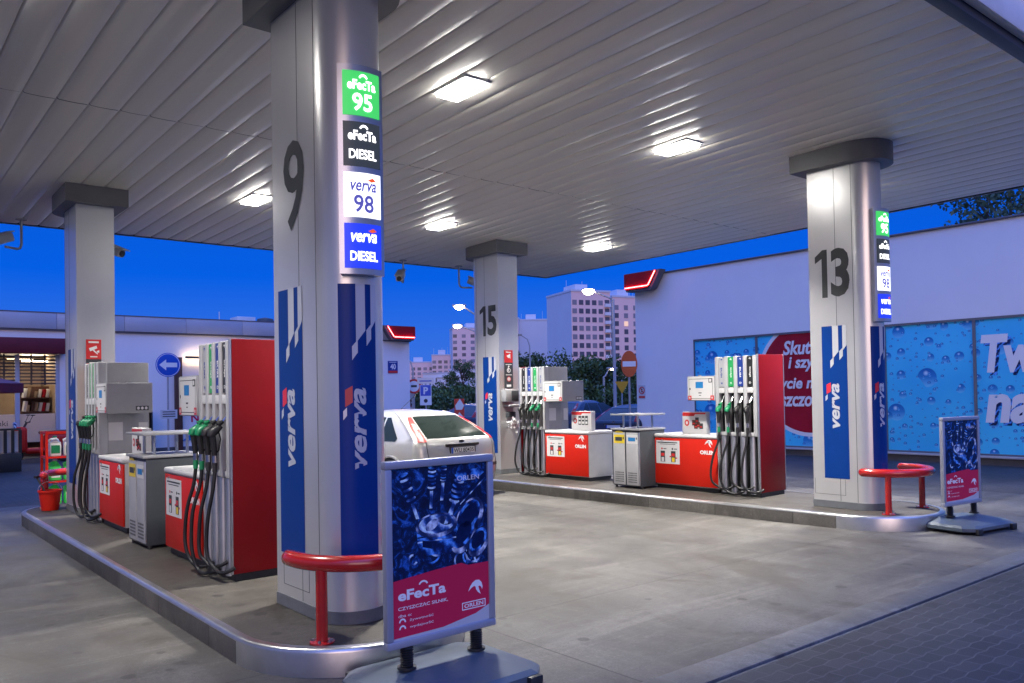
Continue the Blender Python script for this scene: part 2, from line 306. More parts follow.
class G:
    def __init__(s): s.v, s.f, s.m = [], [], []
    def add(s, v, f, mi=0):
        o = len(s.v); s.v += [tuple(p) for p in v]; s.f += [tuple(i+o for i in q) for q in f]
        s.m += [mi]*len(f) if isinstance(mi, int) else mi
        return s
    def box(s, x0, x1, y0, y1, z0, z1, mi=0, bev=0.0, mx=None, seg=2):
        if x0 > x1: x0, x1 = x1, x0
        if y0 > y1: y0, y1 = y1, y0
        bm = bmesh.new(); bmesh.ops.create_cube(bm, size=1)
        for w in bm.verts: w.co = Vector((x0+(w.co.x+.5)*(x1-x0), y0+(w.co.y+.5)*(y1-y0), z0+(w.co.z+.5)*(z1-z0)))
        if bev: bmesh.ops.bevel(bm, geom=bm.edges[:], offset=min(bev, .49*min(x1-x0, y1-y0, z1-z0)), segments=seg, affect='EDGES', profile=.5)
        if mx is not None: bmesh.ops.transform(bm, matrix=mx, verts=bm.verts)
        bm.verts.index_update()
        s.add([w.co[:] for w in bm.verts], [[w.index for w in q.verts] for q in bm.faces], mi); bm.free(); return s
    def tube(s, pts, r, n=10, mi=0, caps=True):
        pts = [Vector(p) for p in pts]; k = len(pts); rr = r if isinstance(r, (list, tuple)) else [r]*k
        ts = [(pts[min(i+1, k-1)]-pts[max(i-1, 0)]).normalized() for i in range(k)]
        a = Vector((0, 0, 1)) if abs(ts[0].z) < .9 else Vector((1, 0, 0))
        a = (a-ts[0]*a.dot(ts[0])).normalized(); v = []
        for p, t, ra in zip(pts, ts, rr):
            a = (a-t*a.dot(t)).normalized(); b = t.cross(a)
            v += [p+(a*math.cos(2*math.pi*i/n)+b*math.sin(2*math.pi*i/n))*ra for i in range(n)]
        f = [(j*n+i, j*n+(i+1) % n, (j+1)*n+(i+1) % n, (j+1)*n+i) for j in range(k-1) for i in range(n)]
        if caps: f += [tuple(range(n-1, -1, -1)), tuple((k-1)*n+i for i in range(n))]
        return s.add(v, f, mi)
    def lathe(s, prof, c=(0, 0, 0), n=24, mi=0, mx=None):
        v = []; k = len(prof)
        for (r, z) in prof: v += [Vector((max(r, 1e-4)*math.cos(2*math.pi*i/n), max(r, 1e-4)*math.sin(2*math.pi*i/n), z)) for i in range(n)]
        v = [(mx @ p if mx is not None else p)+Vector(c) for p in v]
        f = [(j*n+i, j*n+(i+1) % n, (j+1)*n+(i+1) % n, (j+1)*n+i) for j in range(k-1) for i in range(n)]
        f += [tuple(range(n-1, -1, -1)), tuple((k-1)*n+i for i in range(n))]
        return s.add(v, f, mi)
    def prism(s, poly, z0, z1, mi=0, fn=None):
        n = len(poly); v = [(x, y, z0) for x, y in poly]+[(x, y, z1) for x, y in poly]
        if fn: v = [fn(*p) for p in v]
        return s.add(v, [tuple(range(n-1, -1, -1)), tuple(range(n, 2*n))]+[(i, (i+1) % n, n+(i+1) % n, n+i) for i in range(n)], mi)
    def quad(s, a, b, c, d, mi=0): return s.add([a, b, c, d], [(0, 1, 2, 3)], mi)
    def flat(s, pts, fn, mi=0):
        return s.add([fn(*p) for p in pts], [tuple(range(len(pts)))], mi)
    def rect(s, u0, u1, v0, v1, fn, mi=0, n=1):
        v, f = [], []
        for i in range(n+1):
            u = u0+(u1-u0)*i/n; v += [fn(u, v0), fn(u, v1)]
        f = [(2*i, 2*i+2, 2*i+3, 2*i+1) for i in range(n)]
        return s.add(v, f, mi)
    def ellipse(s, cu, cv, ru, rv, fn, mi=0, n=28, rot=0.0, a0=0, a1=360):
        pts = []
        for i in range(n+(a1-a0 < 360)):
            a = R(a0+(a1-a0)*i/n); x, y = ru*math.cos(a), rv*math.sin(a)
            pts.append((cu+x*math.cos(rot)-y*math.sin(rot), cv+x*math.sin(rot)+y*math.cos(rot)))
        return s.flat(pts, fn, mi)
    def ring(s, cu, cv, r0, r1, fn, mi=0, n=36, a0=0, a1=360):
        v, f = [], []
        for i in range(n+1):
            a = R(a0+(a1-a0)*i/n); v += [fn(cu+r0*math.cos(a), cv+r0*math.sin(a)), fn(cu+r1*math.cos(a), cv+r1*math.sin(a))]
        return s.add(v, [(2*i, 2*i+1, 2*i+3, 2*i+2) for i in range(n)], mi)
    def text(s, st, u0, v0, w, h, fn, mi=0, shear=0, bold=0.0, rot=False, spacing=1.0, center=False):
        """text in the box u0..u0+w, v0..v0+h (v up). rot: reads upwards, its top towards smaller u. w None keeps the letters' own width"""
        v, f, asp = text2d(st, shear, bold, spacing)
        if rot: p = [fn(u0+w-y*w, v0+x*h) for x, y in v]
        else:
            if w is None: w = h*asp
            if center: u0 -= w/2
            p = [fn(u0+x*w, v0+y*h) for x, y in v]
        return s.add(p, f, mi)
    def build(s, name, mats, parent=None, local=False, smooth=35, recalc=True, kind=None):
        mats = mats if isinstance(mats, (list, tuple)) else [mats]
        off = Vector((0, 0, 0)); loc = None
        if not local:
            if parent is not None: off = world_loc(parent)
            else:
                xs = [p[0] for p in s.v]; ys = [p[1] for p in s.v]; zs = [p[2] for p in s.v]
                off = Vector(((min(xs)+max(xs))/2, (min(ys)+max(ys))/2, min(zs))); loc = off
        me = bpy.data.meshes.new(name)
        me.from_pydata([(p[0]-off.x, p[1]-off.y, p[2]-off.z) for p in s.v], [], s.f)
        for m_ in mats: me.materials.append(m_)
        me.polygons.foreach_set('material_index', s.m)
        if recalc:
            bm = bmesh.new(); bm.from_mesh(me); bmesh.ops.recalc_face_normals(bm, faces=bm.faces[:]); bm.to_mesh(me); bm.free()
        if smooth:
            me.polygons.foreach_set('use_smooth', [True]*len(me.polygons)); me.set_sharp_from_angle(angle=R(smooth))
        me.update()
        o = bpy.data.objects.new(name, me); C.objects.link(o)
        if parent is not None: o.parent = parent
        elif loc is not None: o.location = loc
        if kind: o['kind'] = kind
        return o

def world_loc(o):
    p = Vector((0, 0, 0))
    while o is not None: p += o.location; o = o.parent
    return p
def tag(o, label, cat, group=None):
    o['label'] = label; o['category'] = cat
    if group: o['group'] = group
    return o
def thing(name, label, cat, loc=(0, 0, 0), group=None, rot=0.0):
    o = bpy.data.objects.new(name, None); C.objects.link(o); o.location = loc; o.rotation_euler = (0, 0, rot); o.empty_display_size = .2
    return tag(o, label, cat, group)
KIDS = {}
def kids(o): return [c for c in bpy.data.objects if c.parent == o]
def dup(o, loc, rot=None, label=None, parent=None):
    c = o.copy(); C.objects.link(c)
    if parent is None:
        c.location = loc
        if rot is not None: c.rotation_euler = (0, 0, rot)
        if label: c['label'] = label
    else: c.parent = parent
    for ch in kids(o): dup(ch, None, parent=c)
    return c

# planes as (u,v)->xyz
def faceX(x, y_at_u0, z0, off=0.0):   # a face that looks towards -X: u runs to the viewer's right = -Y
    return lambda u, v: (x-off, y_at_u0-u, z0+v)
def faceY(x_at_u0, y, z0, off=0.0):   # a face that looks towards -Y: u runs to +X
    return lambda u, v: (x_at_u0+u, y-off, z0+v)

def eagle(g, u, v, s, fn, mi):
    """a bird's head in profile with a swept crest, as on the station's signs"""
    P = [(.0, .42), (.12, .66), (.30, .86), (.52, .97), (.76, .95), (.92, .80), (1.0, .56), (.96, .40), (.90, .54), (.80, .62), (.70, .60), (.76, .40), (.86, .16), (.66, .30), (.54, .46), (.50, .62), (.40, .66), (.22, .58)]
    g.flat([(u+a*s, v+b*s) for a, b in P], fn, mi)

# ------------------------------------------------------------------ world, sun, camera
w = bpy.data.worlds.new('World'); scene.world = w; w.use_nodes = True
nt = w.node_tree; bg = nt.nodes['Background']
sky = nt.nodes.new('ShaderNodeTexSky'); sky.sky_type = 'NISHITA'; sky.sun_disc = False
SUN_EL, SUN_ROT = R(1.0), R(215)
sky.sun_elevation = SUN_EL; sky.sun_rotation = SUN_ROT; sky.ozone_density = 8; sky.dust_density = .3; sky.air_density = 1.2
tc = nt.nodes.new('ShaderNodeTexCoord'); sx = nt.nodes.new('ShaderNodeSeparateXYZ'); nt.links.new(tc.outputs['Generated'], sx.inputs[0])
rp = nt.nodes.new('ShaderNodeValToRGB'); nt.links.new(sx.outputs['Z'], rp.inputs['Fac'])
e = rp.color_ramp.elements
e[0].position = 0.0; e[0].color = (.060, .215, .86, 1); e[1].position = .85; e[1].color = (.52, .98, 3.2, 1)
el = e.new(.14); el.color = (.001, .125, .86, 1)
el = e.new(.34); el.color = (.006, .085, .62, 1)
el = e.new(.55); el.color = (.18, .46, 2.0, 1)  # unseen upper sky raised above dusk brightness to light walls and paving
# afterglow: the sunset side of the sky, behind the camera, is still bright and pale
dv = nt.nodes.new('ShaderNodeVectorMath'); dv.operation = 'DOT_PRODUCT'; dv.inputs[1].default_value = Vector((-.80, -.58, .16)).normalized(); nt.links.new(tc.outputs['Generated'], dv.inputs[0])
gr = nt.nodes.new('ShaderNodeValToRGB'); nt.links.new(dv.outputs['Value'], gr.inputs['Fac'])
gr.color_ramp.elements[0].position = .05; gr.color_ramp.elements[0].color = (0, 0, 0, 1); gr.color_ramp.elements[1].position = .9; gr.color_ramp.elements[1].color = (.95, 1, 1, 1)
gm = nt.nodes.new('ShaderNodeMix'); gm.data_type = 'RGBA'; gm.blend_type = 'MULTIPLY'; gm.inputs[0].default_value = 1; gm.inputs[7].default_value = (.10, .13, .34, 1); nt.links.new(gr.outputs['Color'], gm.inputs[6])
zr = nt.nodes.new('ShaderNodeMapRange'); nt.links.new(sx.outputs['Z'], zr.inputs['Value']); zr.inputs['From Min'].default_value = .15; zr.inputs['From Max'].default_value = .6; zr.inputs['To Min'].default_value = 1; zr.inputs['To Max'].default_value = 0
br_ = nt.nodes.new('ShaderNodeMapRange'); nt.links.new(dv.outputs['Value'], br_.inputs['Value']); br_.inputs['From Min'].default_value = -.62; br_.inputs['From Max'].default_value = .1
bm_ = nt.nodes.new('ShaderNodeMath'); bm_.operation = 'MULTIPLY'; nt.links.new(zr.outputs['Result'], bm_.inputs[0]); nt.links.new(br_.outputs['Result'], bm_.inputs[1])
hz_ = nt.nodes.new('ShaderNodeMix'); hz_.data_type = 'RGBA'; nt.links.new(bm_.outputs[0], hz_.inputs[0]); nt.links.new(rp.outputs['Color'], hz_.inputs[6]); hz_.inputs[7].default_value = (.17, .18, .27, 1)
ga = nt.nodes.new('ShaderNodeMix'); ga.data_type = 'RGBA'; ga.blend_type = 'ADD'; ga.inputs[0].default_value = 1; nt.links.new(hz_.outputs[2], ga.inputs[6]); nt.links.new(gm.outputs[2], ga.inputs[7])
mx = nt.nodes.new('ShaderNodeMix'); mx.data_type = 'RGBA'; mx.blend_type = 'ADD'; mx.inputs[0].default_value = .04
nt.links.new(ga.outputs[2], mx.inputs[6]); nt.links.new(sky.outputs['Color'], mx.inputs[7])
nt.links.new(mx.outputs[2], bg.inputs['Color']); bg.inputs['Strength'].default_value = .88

sd = bpy.data.lights.new('sun', 'SUN'); sd.energy = .65; sd.angle = R(30); sd.color = (1, .72, .60)
so = bpy.data.objects.new('sun', sd); C.objects.link(so)
d = Vector((math.sin(SUN_ROT)*math.cos(R(9)), math.cos(SUN_ROT)*math.cos(R(9)), math.sin(R(9))))
so.rotation_euler = d.to_track_quat('Z', 'Y').to_euler()

F, CXP, CYP = 824.45, 512.0, 379.8
PITCH, ROLL, YAW = 0.0172743, -0.0175546, 0.88368
cp, sp_, cr, sr = math.cos(PITCH), math.sin(PITCH), math.cos(ROLL), math.sin(ROLL)
f_ = Vector((0, cp, sp_)); r_ = Vector((1, 0, 0)); u_ = r_.cross(f_)
r2 = r_*cr+u_*sr; u2 = -r_*sr+u_*cr
St = Matrix(((math.sin(YAW), math.cos(YAW), 0), (-math.cos(YAW), math.sin(YAW), 0), (0, 0, 1)))
cr_, cu_, cf_ = St @ r2, St @ u2, St @ f_
cam = bpy.data.cameras.new('camera'); co = bpy.data.objects.new('camera', cam); C.objects.link(co); scene.camera = co
mw = Matrix.Identity(4)
for i in range(3): mw[i][0], mw[i][1], mw[i][2] = cr_[i], cu_[i], -cf_[i]
mw[2][3] = 1.70
co.matrix_world = mw
cam.sensor_fit = 'HORIZONTAL'; cam.sensor_width = 36; cam.lens = 36*F/1024; cam.shift_y = (CYP-341.5)/1024; cam.clip_end = 3000; cam.clip_start = .05
def far(r, d, z=0.0):
    """metres to the side and ahead of the road corner the scene is surveyed from -> station axes"""
    return Vector((.7730*r+.6345*d, -.6345*r+.7730*d, z))

scene.view_settings.view_transform = 'Standard'; scene.view_settings.look = 'None'; scene.view_settings.exposure = 0; scene.view_settings.gamma = 1
scene.cycles.use_denoising = True; scene.cycles.sample_clamp_indirect = 6; scene.cycles.max_bounces = 8; scene.cycles.caustics_reflective = False; scene.cycles.caustics_refractive = False
try: scene.cycles.denoiser = 'OPENIMAGEDENOISE'
except Exception: pass

# ------------------------------------------------------------------ ground
g = G(); g.quad((-700, -700, -.03), (900, -700, -.03), (900, 900, -.03), (-700, 900, -.03)); g.build('ground', M['asphalt'], kind='structure', smooth=0)
g = G(); g.quad((-14, 3.29, 0), (14.3, 3.29, 0), (14.3, 15.6, 0), (-14, 15.6, 0)); g.build('forecourt', M['concrete'], kind='structure', smooth=0)
g = G()
g.box(-14, 19, 3.03, 3.285, -.05, .006, 0, .006); g.box(-14, 19, 2.99, 3.026, -.05, -.012, 0)
g.build('drainage_channel', [M['strip'], M['black']], kind='structure')
g = G(); g.quad((-14, -16, 0), (26, -16, 0), (26, 2.987, 0), (-14, 2.987, 0)); g.quad((14.302, 3.29, 0), (19, 3.29, 0), (19, 15.6, 0), (14.302, 15.6, 0))
g.build('paving', M['paver'], kind='structure', smooth=0)
g = G(); g.quad((-20, 15.603, 0), (20, 15.603, 0), (20, 28.4, 0), (-20, 28.4, 0)); g.build('shop_pavement', M['paver2'], kind='structure', smooth=0)

def island(name, xl0, xl1, xr0, xr1, y0, y1):
    """stadium outline; xl0/xr0 at y0 and xl1/xr1 at y1"""
    out = []
    n = 20
    cx, r = (xl0+xr0)/2, (xr0-xl0)/2
    for i in range(n+1):
        a = math.pi+math.pi*i/n; out.append((cx+r*math.cos(a), y0+r*math.sin(a)))
    cx, r = (xl1+xr1)/2, (xr1-xl1)/2
    for i in range(n+1):
        a = math.pi*i/n; out.append((cx+r*math.cos(a), y1+r*math.sin(a)))
    N = len(out); cen = Vector((sum(p[0] for p in out)/N, sum(p[1] for p in out)/N))
    def inset(d):
        res = []
        for i in range(N):
            p, q, s2 = Vector(out[i-1]), Vector(out[i]), Vector(out[(i+1) % N])
            t = (s2-p).normalized(); nn = Vector((-t.y, t.x)); res.append((q.x+nn.x*d, q.y+nn.y*d))
        return res
    rings = [(0, -.02), (0, K-.028), (.004, K-.012), (.014, K-.002), (.03, K), (.065, K+.001), (.067, K-.004)]
    g = G(); v = []
    for d_, z in rings: v += [(x, y, z) for x, y in inset(d_)]
    f, m = [], []
    for j in range(len(rings)-1):
        for i in range(N):
            f.append((j*N+i, j*N+(i+1) % N, (j+1)*N+(i+1) % N, (j+1)*N+i))
            nose = i < n or n+1 <= i < 2*n+1
            m.append(2 if j > 0 and j < 5 else (1 if nose and j == 0 else 0))
    f.append(tuple((len(rings)-1)*N+i for i in range(N))); m.append(3)
    g.add(v, f, m)
    return g.build(name, [M['kerb'], M['steel'], M['steel'], M['island']], kind='structure', smooth=40)
island('kerb_island', 1.98, 1.98, 3.60, 3.60, 5.25, 13.15)
island('kerb_island', 9.38, 9.00, 11.08, 10.95, 5.28, 13.2)

# ------------------------------------------------------------------ canopy
def sof(y): return 4.76-.0185*(y-6)
YN, YF, XL = 2.92, 15.28, -6.2
def xr(y): return 14.35-(y-2.92)*.054
YS = 9.10
can = thing('canopy', 'wide flat station canopy with slatted metal soffit over the pumps', 'canopy', (4, 9, 0))
g = G()
pitch = .2925
prof = [(.000, .028), (.006, .008), (.018, .0), (.085, -.0035), (.146, -.0045), (.208, -.0035), (.2740, .0), (.2855, .008), (.2915, .028)]
rng = random.Random(4)
x = XL
while x < xr(YN)-.1:
    for (ya, yb) in ((YN+.02, YS-.006), (YS+.006, YF-.02)):
        # the outer slats are cut where the edge runs out
        dz = rng.uniform(-.0015, .0015); tl = rng.uniform(-.0012, .0012)
        v = [(min(x+px, xr(ya)-.004), ya, sof(ya)+pz+dz+tl*(px-.146)/.146) for px, pz in prof]+[(min(x+px, xr(yb)-.004), yb, sof(yb)+pz+dz+tl*(px-.146)/.146) for px, pz in prof]
        k = len(prof)
        if yb > ya+.2: g.add(v, [(i, i+1, k+i+1, k+i) for i in range(k-1)])
    x += pitch
g.build('soffit', M['soffit'], can, smooth=50, recalc=False)
g = G(); g.add([(XL, YN, sof(YN)+.05), (xr(YN), YN, sof(YN)+.05), (xr(YF), YF, sof(YF)+.05), (XL, YF, sof(YF)+.05), (XL, YN, 5.7), (xr(YN), YN, 5.7), (xr(YF), YF, 5.7), (XL, YF, 5.7)],
               [(0, 1, 2, 3), (4, 5, 6, 7), (0, 1, 5, 4), (1, 2, 6, 5), (2, 3, 7, 6), (3, 0, 4, 7)]); g.build('roof_deck', M['fasciadark'], can, smooth=0)
# near fascia: dark drip lip, metal band, pale lit band
z = sof(YN)
g = G(); g.box(XL, xr(YN), YN-.10, YN+.018, z-.022, z+.16, 0, .004); g.build('drip_edge', M['fasciadark'], can)
g = G(); g.box(XL, xr(YN)+.1, YN-.19, YN-.103, z+.05, z+.36, 0, .012); g.build('fascia_panel', M['fascia'], can)
g = G(); g.box(XL, xr(YN)+.1, YN-.20, YN-.103, z+.363, z+.39, 1, .004); g.box(XL, xr(YN)+.1, YN-.23, YN-.103, z+.393, z+1.0, 0, .01); g.build('fascia_band', [mat('lit_fascia', (.30, .28, .27), .6, spec=.2, emit=(1, .88, .84), es=.42), mat('lit_red_line', (.6, .02, .03), .4, emit=(1, .55, .52), es=.9)], can)
g = G(); a = (xr(YN), YN, 0); b = (xr(YF), YF, 0)
g.add([(xr(YN), YN, sof(YN)-.012), (xr(YF), YF, sof(YF)-.012), (xr(YF), YF, 5.7), (xr(YN), YN, 5.7), (xr(YN)+.06, YN, sof(YN)-.012), (xr(YF)+.06, YF+.06, sof(YF)-.012), (xr(YF)+.06, YF+.06, 5.7), (xr(YN)+.06, YN, 5.7)],
      [(0, 1, 2, 3), (4, 5, 6, 7), (0, 1, 5, 4), (3, 2, 6, 7)])
g.box(XL, xr(YF)+.058, YF, YF+.06, sof(YF)-.012, 5.7); g.build('edge_trim', M['fasciadark'], can, smooth=0)

LX, LY = (.77, 4.80, 8.10, 11.93), (6.56, 11.74)
names = {(4.80, 6.56): 'bright square ceiling lamp nearest the sign on column nine', (8.10, 6.56): 'bright ceiling lamp in the soffit between column nine and column thirteen',
         (4.80, 11.74): 'small bright ceiling lamp beyond column nine above the grey bin', (8.10, 11.74): 'bright ceiling lamp in the soffit above the parked silver hatchback',
         (11.93, 11.74): 'small ceiling lamp between column fifteen and the far canopy corner', (11.93, 6.56): 'ceiling lamp behind the top of column thirteen',
         (.77, 6.56): 'ceiling lamp over the lane beside column nine', (.77, 11.74): 'ceiling lamp over the lane beside the column with the camera notice',
         (-2.55, 6.56): 'outer ceiling lamp over the empty near lane', (-2.55, 11.74): 'outer ceiling lamp over the empty far lane'}
lamp0 = None
for lx in LX:
    for ly in LY:
        lz = sof(ly)
        if lamp0 is None:
            lamp0 = thing('ceiling_light', names[(lx, ly)], 'ceiling light', (lx, ly, lz), 'ceiling lamps in the canopy soffit')
            g = G()
            for q in ((-.160, -.133, -.285, .285), (.133, .160, -.285, .285), (-.133, .133, -.285, -.253), (-.133, .133, .253, .285)): g.box(*q, -.016, .03, 0, .004)
            g.build('lamp_frame', M['white'], lamp0, local=True)
            g = G(); g.box(-.132, .132, -.252, .252, -.056, .02, 0, .014); g.build('lens', M['lens'], lamp0, local=True)
            ld = bpy.data.lights.new('lamp', 'AREA'); ld.shape = 'RECTANGLE'; ld.size = .26; ld.size_y = .50; ld.energy = 240; ld.color = (1, .96, .89); ld.spread = R(102)
            main_light = ld.copy(); ld.energy = 95
            lo = bpy.data.objects.new('lamp', ld); C.objects.link(lo); lo.parent = lamp0; lo.location = (0, 0, -.066)
        else:
            n_ = dup(lamp0, (lx, ly, lz), label=names[(lx, ly)])
            if lx > 1:
                for ch in n_.children:
                    if ch.type == 'LIGHT': ch.data = main_light

# ------------------------------------------------------------------ columns
def outline(x0, wd, ya, yb, nose, grow=0.0, n=18):
    """rounded-end column plan: ya straight start at the nose side, yb flat end; nose -1 towards -Y, +1 towards +Y"""
    r = wd/2+grow; cx = x0+wd/2; s = nose
    pts = [(cx-r, yb-s*grow)] if False else []
    pts.append((cx-r, yb-s*grow)); 
    for i in range(n+1):
        a = math.pi*i/n; pts.append((cx-r*math.cos(a), ya+s*r*math.sin(a)))
    pts.append((cx+r, yb-s*grow))
    return pts
def decal(g, fn, n=1, off=None):
    """blue film with two silver bands and a word that reads upwards; u 0..1 across, v 0..1 upwards; layers lifted by fn's third argument"""
    f0 = lambda u, v: fn(u, v, 0); f1 = lambda u, v: fn(u, v, 1)
    g.rect(0, 1, 0, 1, f0, 0, n)
    for P in ([(.43, 0), (.67, 0), (.67, .17), (.43, .215)], [(.33, .228), (.47, .203), (.47, .25), (.33, .278)], [(.83, 0), (1, 0), (1, .13), (.83, .165)], [(.70, .168), (.84, .145), (.84, .20), (.70, .226)],
              [(.10, .462), (.19, .448), (.19, .478), (.10, .494)]):
        g.flat([(u, 1-v) for u, v in P], f1, 1)
    g.flat([(.15, 1-.385), (.33, 1-.370), (.33, 1-.43), (.15, 1-.447)], f1, 2)
    g.text('verva', .36, 1-.672, .31, .295, f1, 1, shear=.22, bold=.028, rot=True)

def column(num, x0, ya, yb, nose, ztop, label, numbox, side, nosefilm):
    wd = .48; cx = x0+wd/2; ym = (ya+yb)/2
    t = thing('support_column', label, 'column', (cx, ym, K), 'numbered canopy columns')
    g = G(); g.prism(outline(x0, wd, ya, yb, nose), K+.082, ztop)
    g.build('shaft', M['silver'], t, smooth=30)
    g = G()                                                        # panel joints: thin dark reveals
    for yy in (ya, (ya*.62+yb*.38)): g.box(x0-.0015, x0+.01, yy-.003, yy+.003, K+.09, ztop-.01)
    ee = yb if nose < 0 else yb
    g.build('panel_joint', M['cap'], t, smooth=0)
    g = G(); g.prism(outline(x0, wd, ya, yb, nose, .006), K, K+.085); g.build('plinth', M['plinth'], t, smooth=30)
    g = G(); top = outline(x0, wd, ya, yb, nose, .155); n = len(top)
    g.add([(p[0], p[1], ztop) for p in top]+[(p[0], p[1], sof(p[1])-.003) for p in top], [tuple(range(n)), tuple(range(n, 2*n))]+[(i, (i+1) % n, n+(i+1) % n, n+i) for i in range(n)])
    g.build('column_cap', M['cap'], t, smooth=30)
    if numbox:
        y1, y2, z1, z2 = numbox
        g = G(); fn = faceX(x0, y1, z1, .003); W_, H_ = y1-y2, z2-z1
        if num == '9': g.text('9', 0, 0, W_, H_, fn, 0, bold=.012)
        else:
            g.flat([(.20*W_, 0), (.36*W_, 0), (.36*W_, H_), (.22*W_, H_), (0, .87*H_), (0, .73*H_), (.20*W_, .82*H_)], fn, 0)
            g.text(num[1], .46*W_, 0, .54*W_, H_, fn, 0, bold=.035)
        g.build('number', M['ink'], t, smooth=0)
    y1, y2, z1, z2 = side
    g = G(); decal(g, lambda u, v, k: (x0-.002-.0015*k, y1-u*(y1-y2), z1+v*(z2-z1))); g.build('side_decal', [M['decal'], M['decalsilver'], M['decalred']], t, smooth=0)
    if nosefilm:
        a0, a1, z1, z2 = nosefilm; r = wd/2
        g = G(); decal(g, lambda u, v, k: (cx+(r+.003+.003*k)*math.cos(R(a0+u*(a1-a0))), ya+(r+.003+.003*k)*math.sin(R(a0+u*(a1-a0))), z1+v*(z2-z1)), 16)
        g.build('nose_decal', [M['decal'], M['decalsilver'], M['decalred']], t, smooth=30)
    # access hatch outline
    if nose < 0:
        g = G(); yA, yB = ya+.58, ya+.16
        for q in ((yA, yA-.004, .32, .52), (yB+.004, yB, .32, .52), (yA, yB, .32, .324)): g.box(x0-.0022, x0+.004, q[0], q[1], q[2]+.02, q[3]+.02)
        g.build('access_hatch', M['cap'], t, smooth=0)
    return t
column('9', 2.545, 5.20, 5.90, -1, 4.53, 'silver column with grey number 9 and two tall blue decals', (5.70, 5.36, 2.90, 3.55), (5.82, 5.42, .57, 2.49), (226, 291, .60, 2.465))
column('13', 9.88, 5.26, 5.86, -1, 4.53, 'silver column with grey number 13 at the near island end', (5.77, 5.30, 2.87, 3.49), (5.70, 5.36, .55, 2.50), (226, 291, .60, 2.465))
column('15', 9.84, 13.06, 12.37, 1, 4.41, 'silver column with grey number 15 and hand towel box', (12.96, 12.43, 2.84, 3.43), (12.88, 12.46, .57, 2.43), None)
column('11', 2.535, 13.10, 12.39, 1, 4.40, 'silver column with red camera notice behind the grey pump', None, (12.93, 12.50, .57, 2.43), None)

# illuminated fuel signs
def fuel_sign(cx, cy, label):
    t = thing('fuel_sign', label, 'fuel sign', (cx, cy, 2.5), 'lit fuel signs on the columns')
    A0, A1, r0, r1, z0, z1 = 233, 292, .243, .325, 2.52, 3.93
    P = lambda r, a, z: (cx+r*math.cos(R(a)), cy+r*math.sin(R(a)), z)
    n = 14; g = G(); v = []
    for i in range(n+1):
        a = A0+(A1-A0)*i/n; v += [P(r0, a, z0), P(r1, a, z0), P(r1, a, z1), P(r0, a, z1)]
    f = [(4*i+k, 4*i+(k+1) % 4, 4*i+4+(k+1) % 4, 4*i+4+k) for i in range(n) for k in range(4)]+[(0, 1, 2, 3), (4*n+3, 4*n+2, 4*n+1, 4*n)]
    g.add(v, f); g.build('housing', M['alu'], t, smooth=30)
    B0, B1 = A0+6.0, A1-6.0
    def fn(zb, h, lift): return lambda u, v: P(r1+lift, B0+u*(B1-B0), zb+v*h)
    H = .300
    for k, (zb, m, kind) in enumerate(((3.585, 'exgreen', 'efecta 95'), (3.243, 'exdark', 'efecta DIESEL'), (2.901, 'exwhite', 'verva 98'), (2.559, 'exblue', 'verva DIESEL'))):
        g = G(); g.rect(0, 1, 0, 1, fn(zb, H, .004), 0, 14); 
        p = g.build('panel', M[m], t, smooth=30)
        L = fn(zb, H, .009); g = G(); w1, w2 = kind.split()
        ink = 1 if k == 2 else 0
        if w1 == 'efecta':
            g.text('eFecTa', .12, .58, .74, .22, L, 0, bold=.035)
            g.ring(.52, .76, .10, .14, lambda u, v: L(u, .76+(v-.76)*1.25), 0, 10, 35, 145)
        else:
            g.text('verva', .16, .58, .68, .20, L, ink, bold=.02, shear=.25)
            g.flat([(.60, .84), (.74, .90), (.84, .84), (.70, .80)], L, 2)
        g.build('lettering', [M['exletter'], M['exink'], M['exred']], p, smooth=0); g = G()
        if w2 == 'DIESEL': g.text('DIESEL', .14, .16, .72, .22, L, 0, bold=.025)
        else: g.text(w2, .24, .10, .52, .40, L, ink, bold=.02)
        g.build('lettering', [M['exletter'], M['exink'], M['exred']], p, smooth=0)
fuel_sign(2.785, 5.20, 'lit four panel fuel sign curving round column nine')
fuel_sign(10.12, 5.26, 'lit four panel fuel sign seen edge on at column thirteen')

# notices and boxes on the far columns
t = thing('camera_notice', 'red and grey camera warning notice on the plain far column', 'notice', (2.74, 12.385, 2.1))
g = G(); fn = faceY(2.645, 12.387, 2.07); g.box(2.645, 2.835, 12.383, 12.388, 2.07, 2.55); 
f2 = faceY(2.645, 12.382, 2.07)
g.rect(0, .19, .21, .48, f2, 1); f3 = faceY(2.645, 12.380, 2.07)
g.flat([(.035, .36), (.13, .395), (.14, .36), (.05, .315)], f3, 2); g.flat([(.13, .32), (.165, .335), (.165, .30), (.14, .30)], f3, 2); g.flat([(.08, .33), (.10, .335), (.15, .285), (.14, .275)], f3, 2)
g.rect(.03, .16, .43, .455, f3, 2); g.rect(.05, .14, .235, .25, f3, 2); g.rect(.04, .15, .15, .165, f3, 2); g.rect(.04, .15, .12, .13, f3, 2); g.rect(.05, .14, .09, .10, f3, 2)
g.build('plate', [M['darkgrey'], M['signred'], M['inkwhite']], t, smooth=0)
t = thing('safety_notice', 'tall red and grey pictogram notice on column fifteen', 'notice', (10.065, 12.365, 1.8))
g = G(); g.box(9.96, 10.17, 12.363, 12.368, 1.81, 2.55); f2 = faceY(9.96, 12.362, 1.81); f3 = faceY(9.96, 12.360, 1.81)
g.rect(0, .21, .50, .74, f2, 1); g.flat([(.05, .63), (.15, .67), (.15, .57), (.12, .60), (.10, .585)], f3, 2); g.rect(.04, .17, .69, .71, f3, 2)
g.ring(.105, .35, .03, .045, f3, 2); g.ellipse(.105, .425, .018, .018, f3, 2); g.rect(.085, .105, .33, .41, f3, 2)
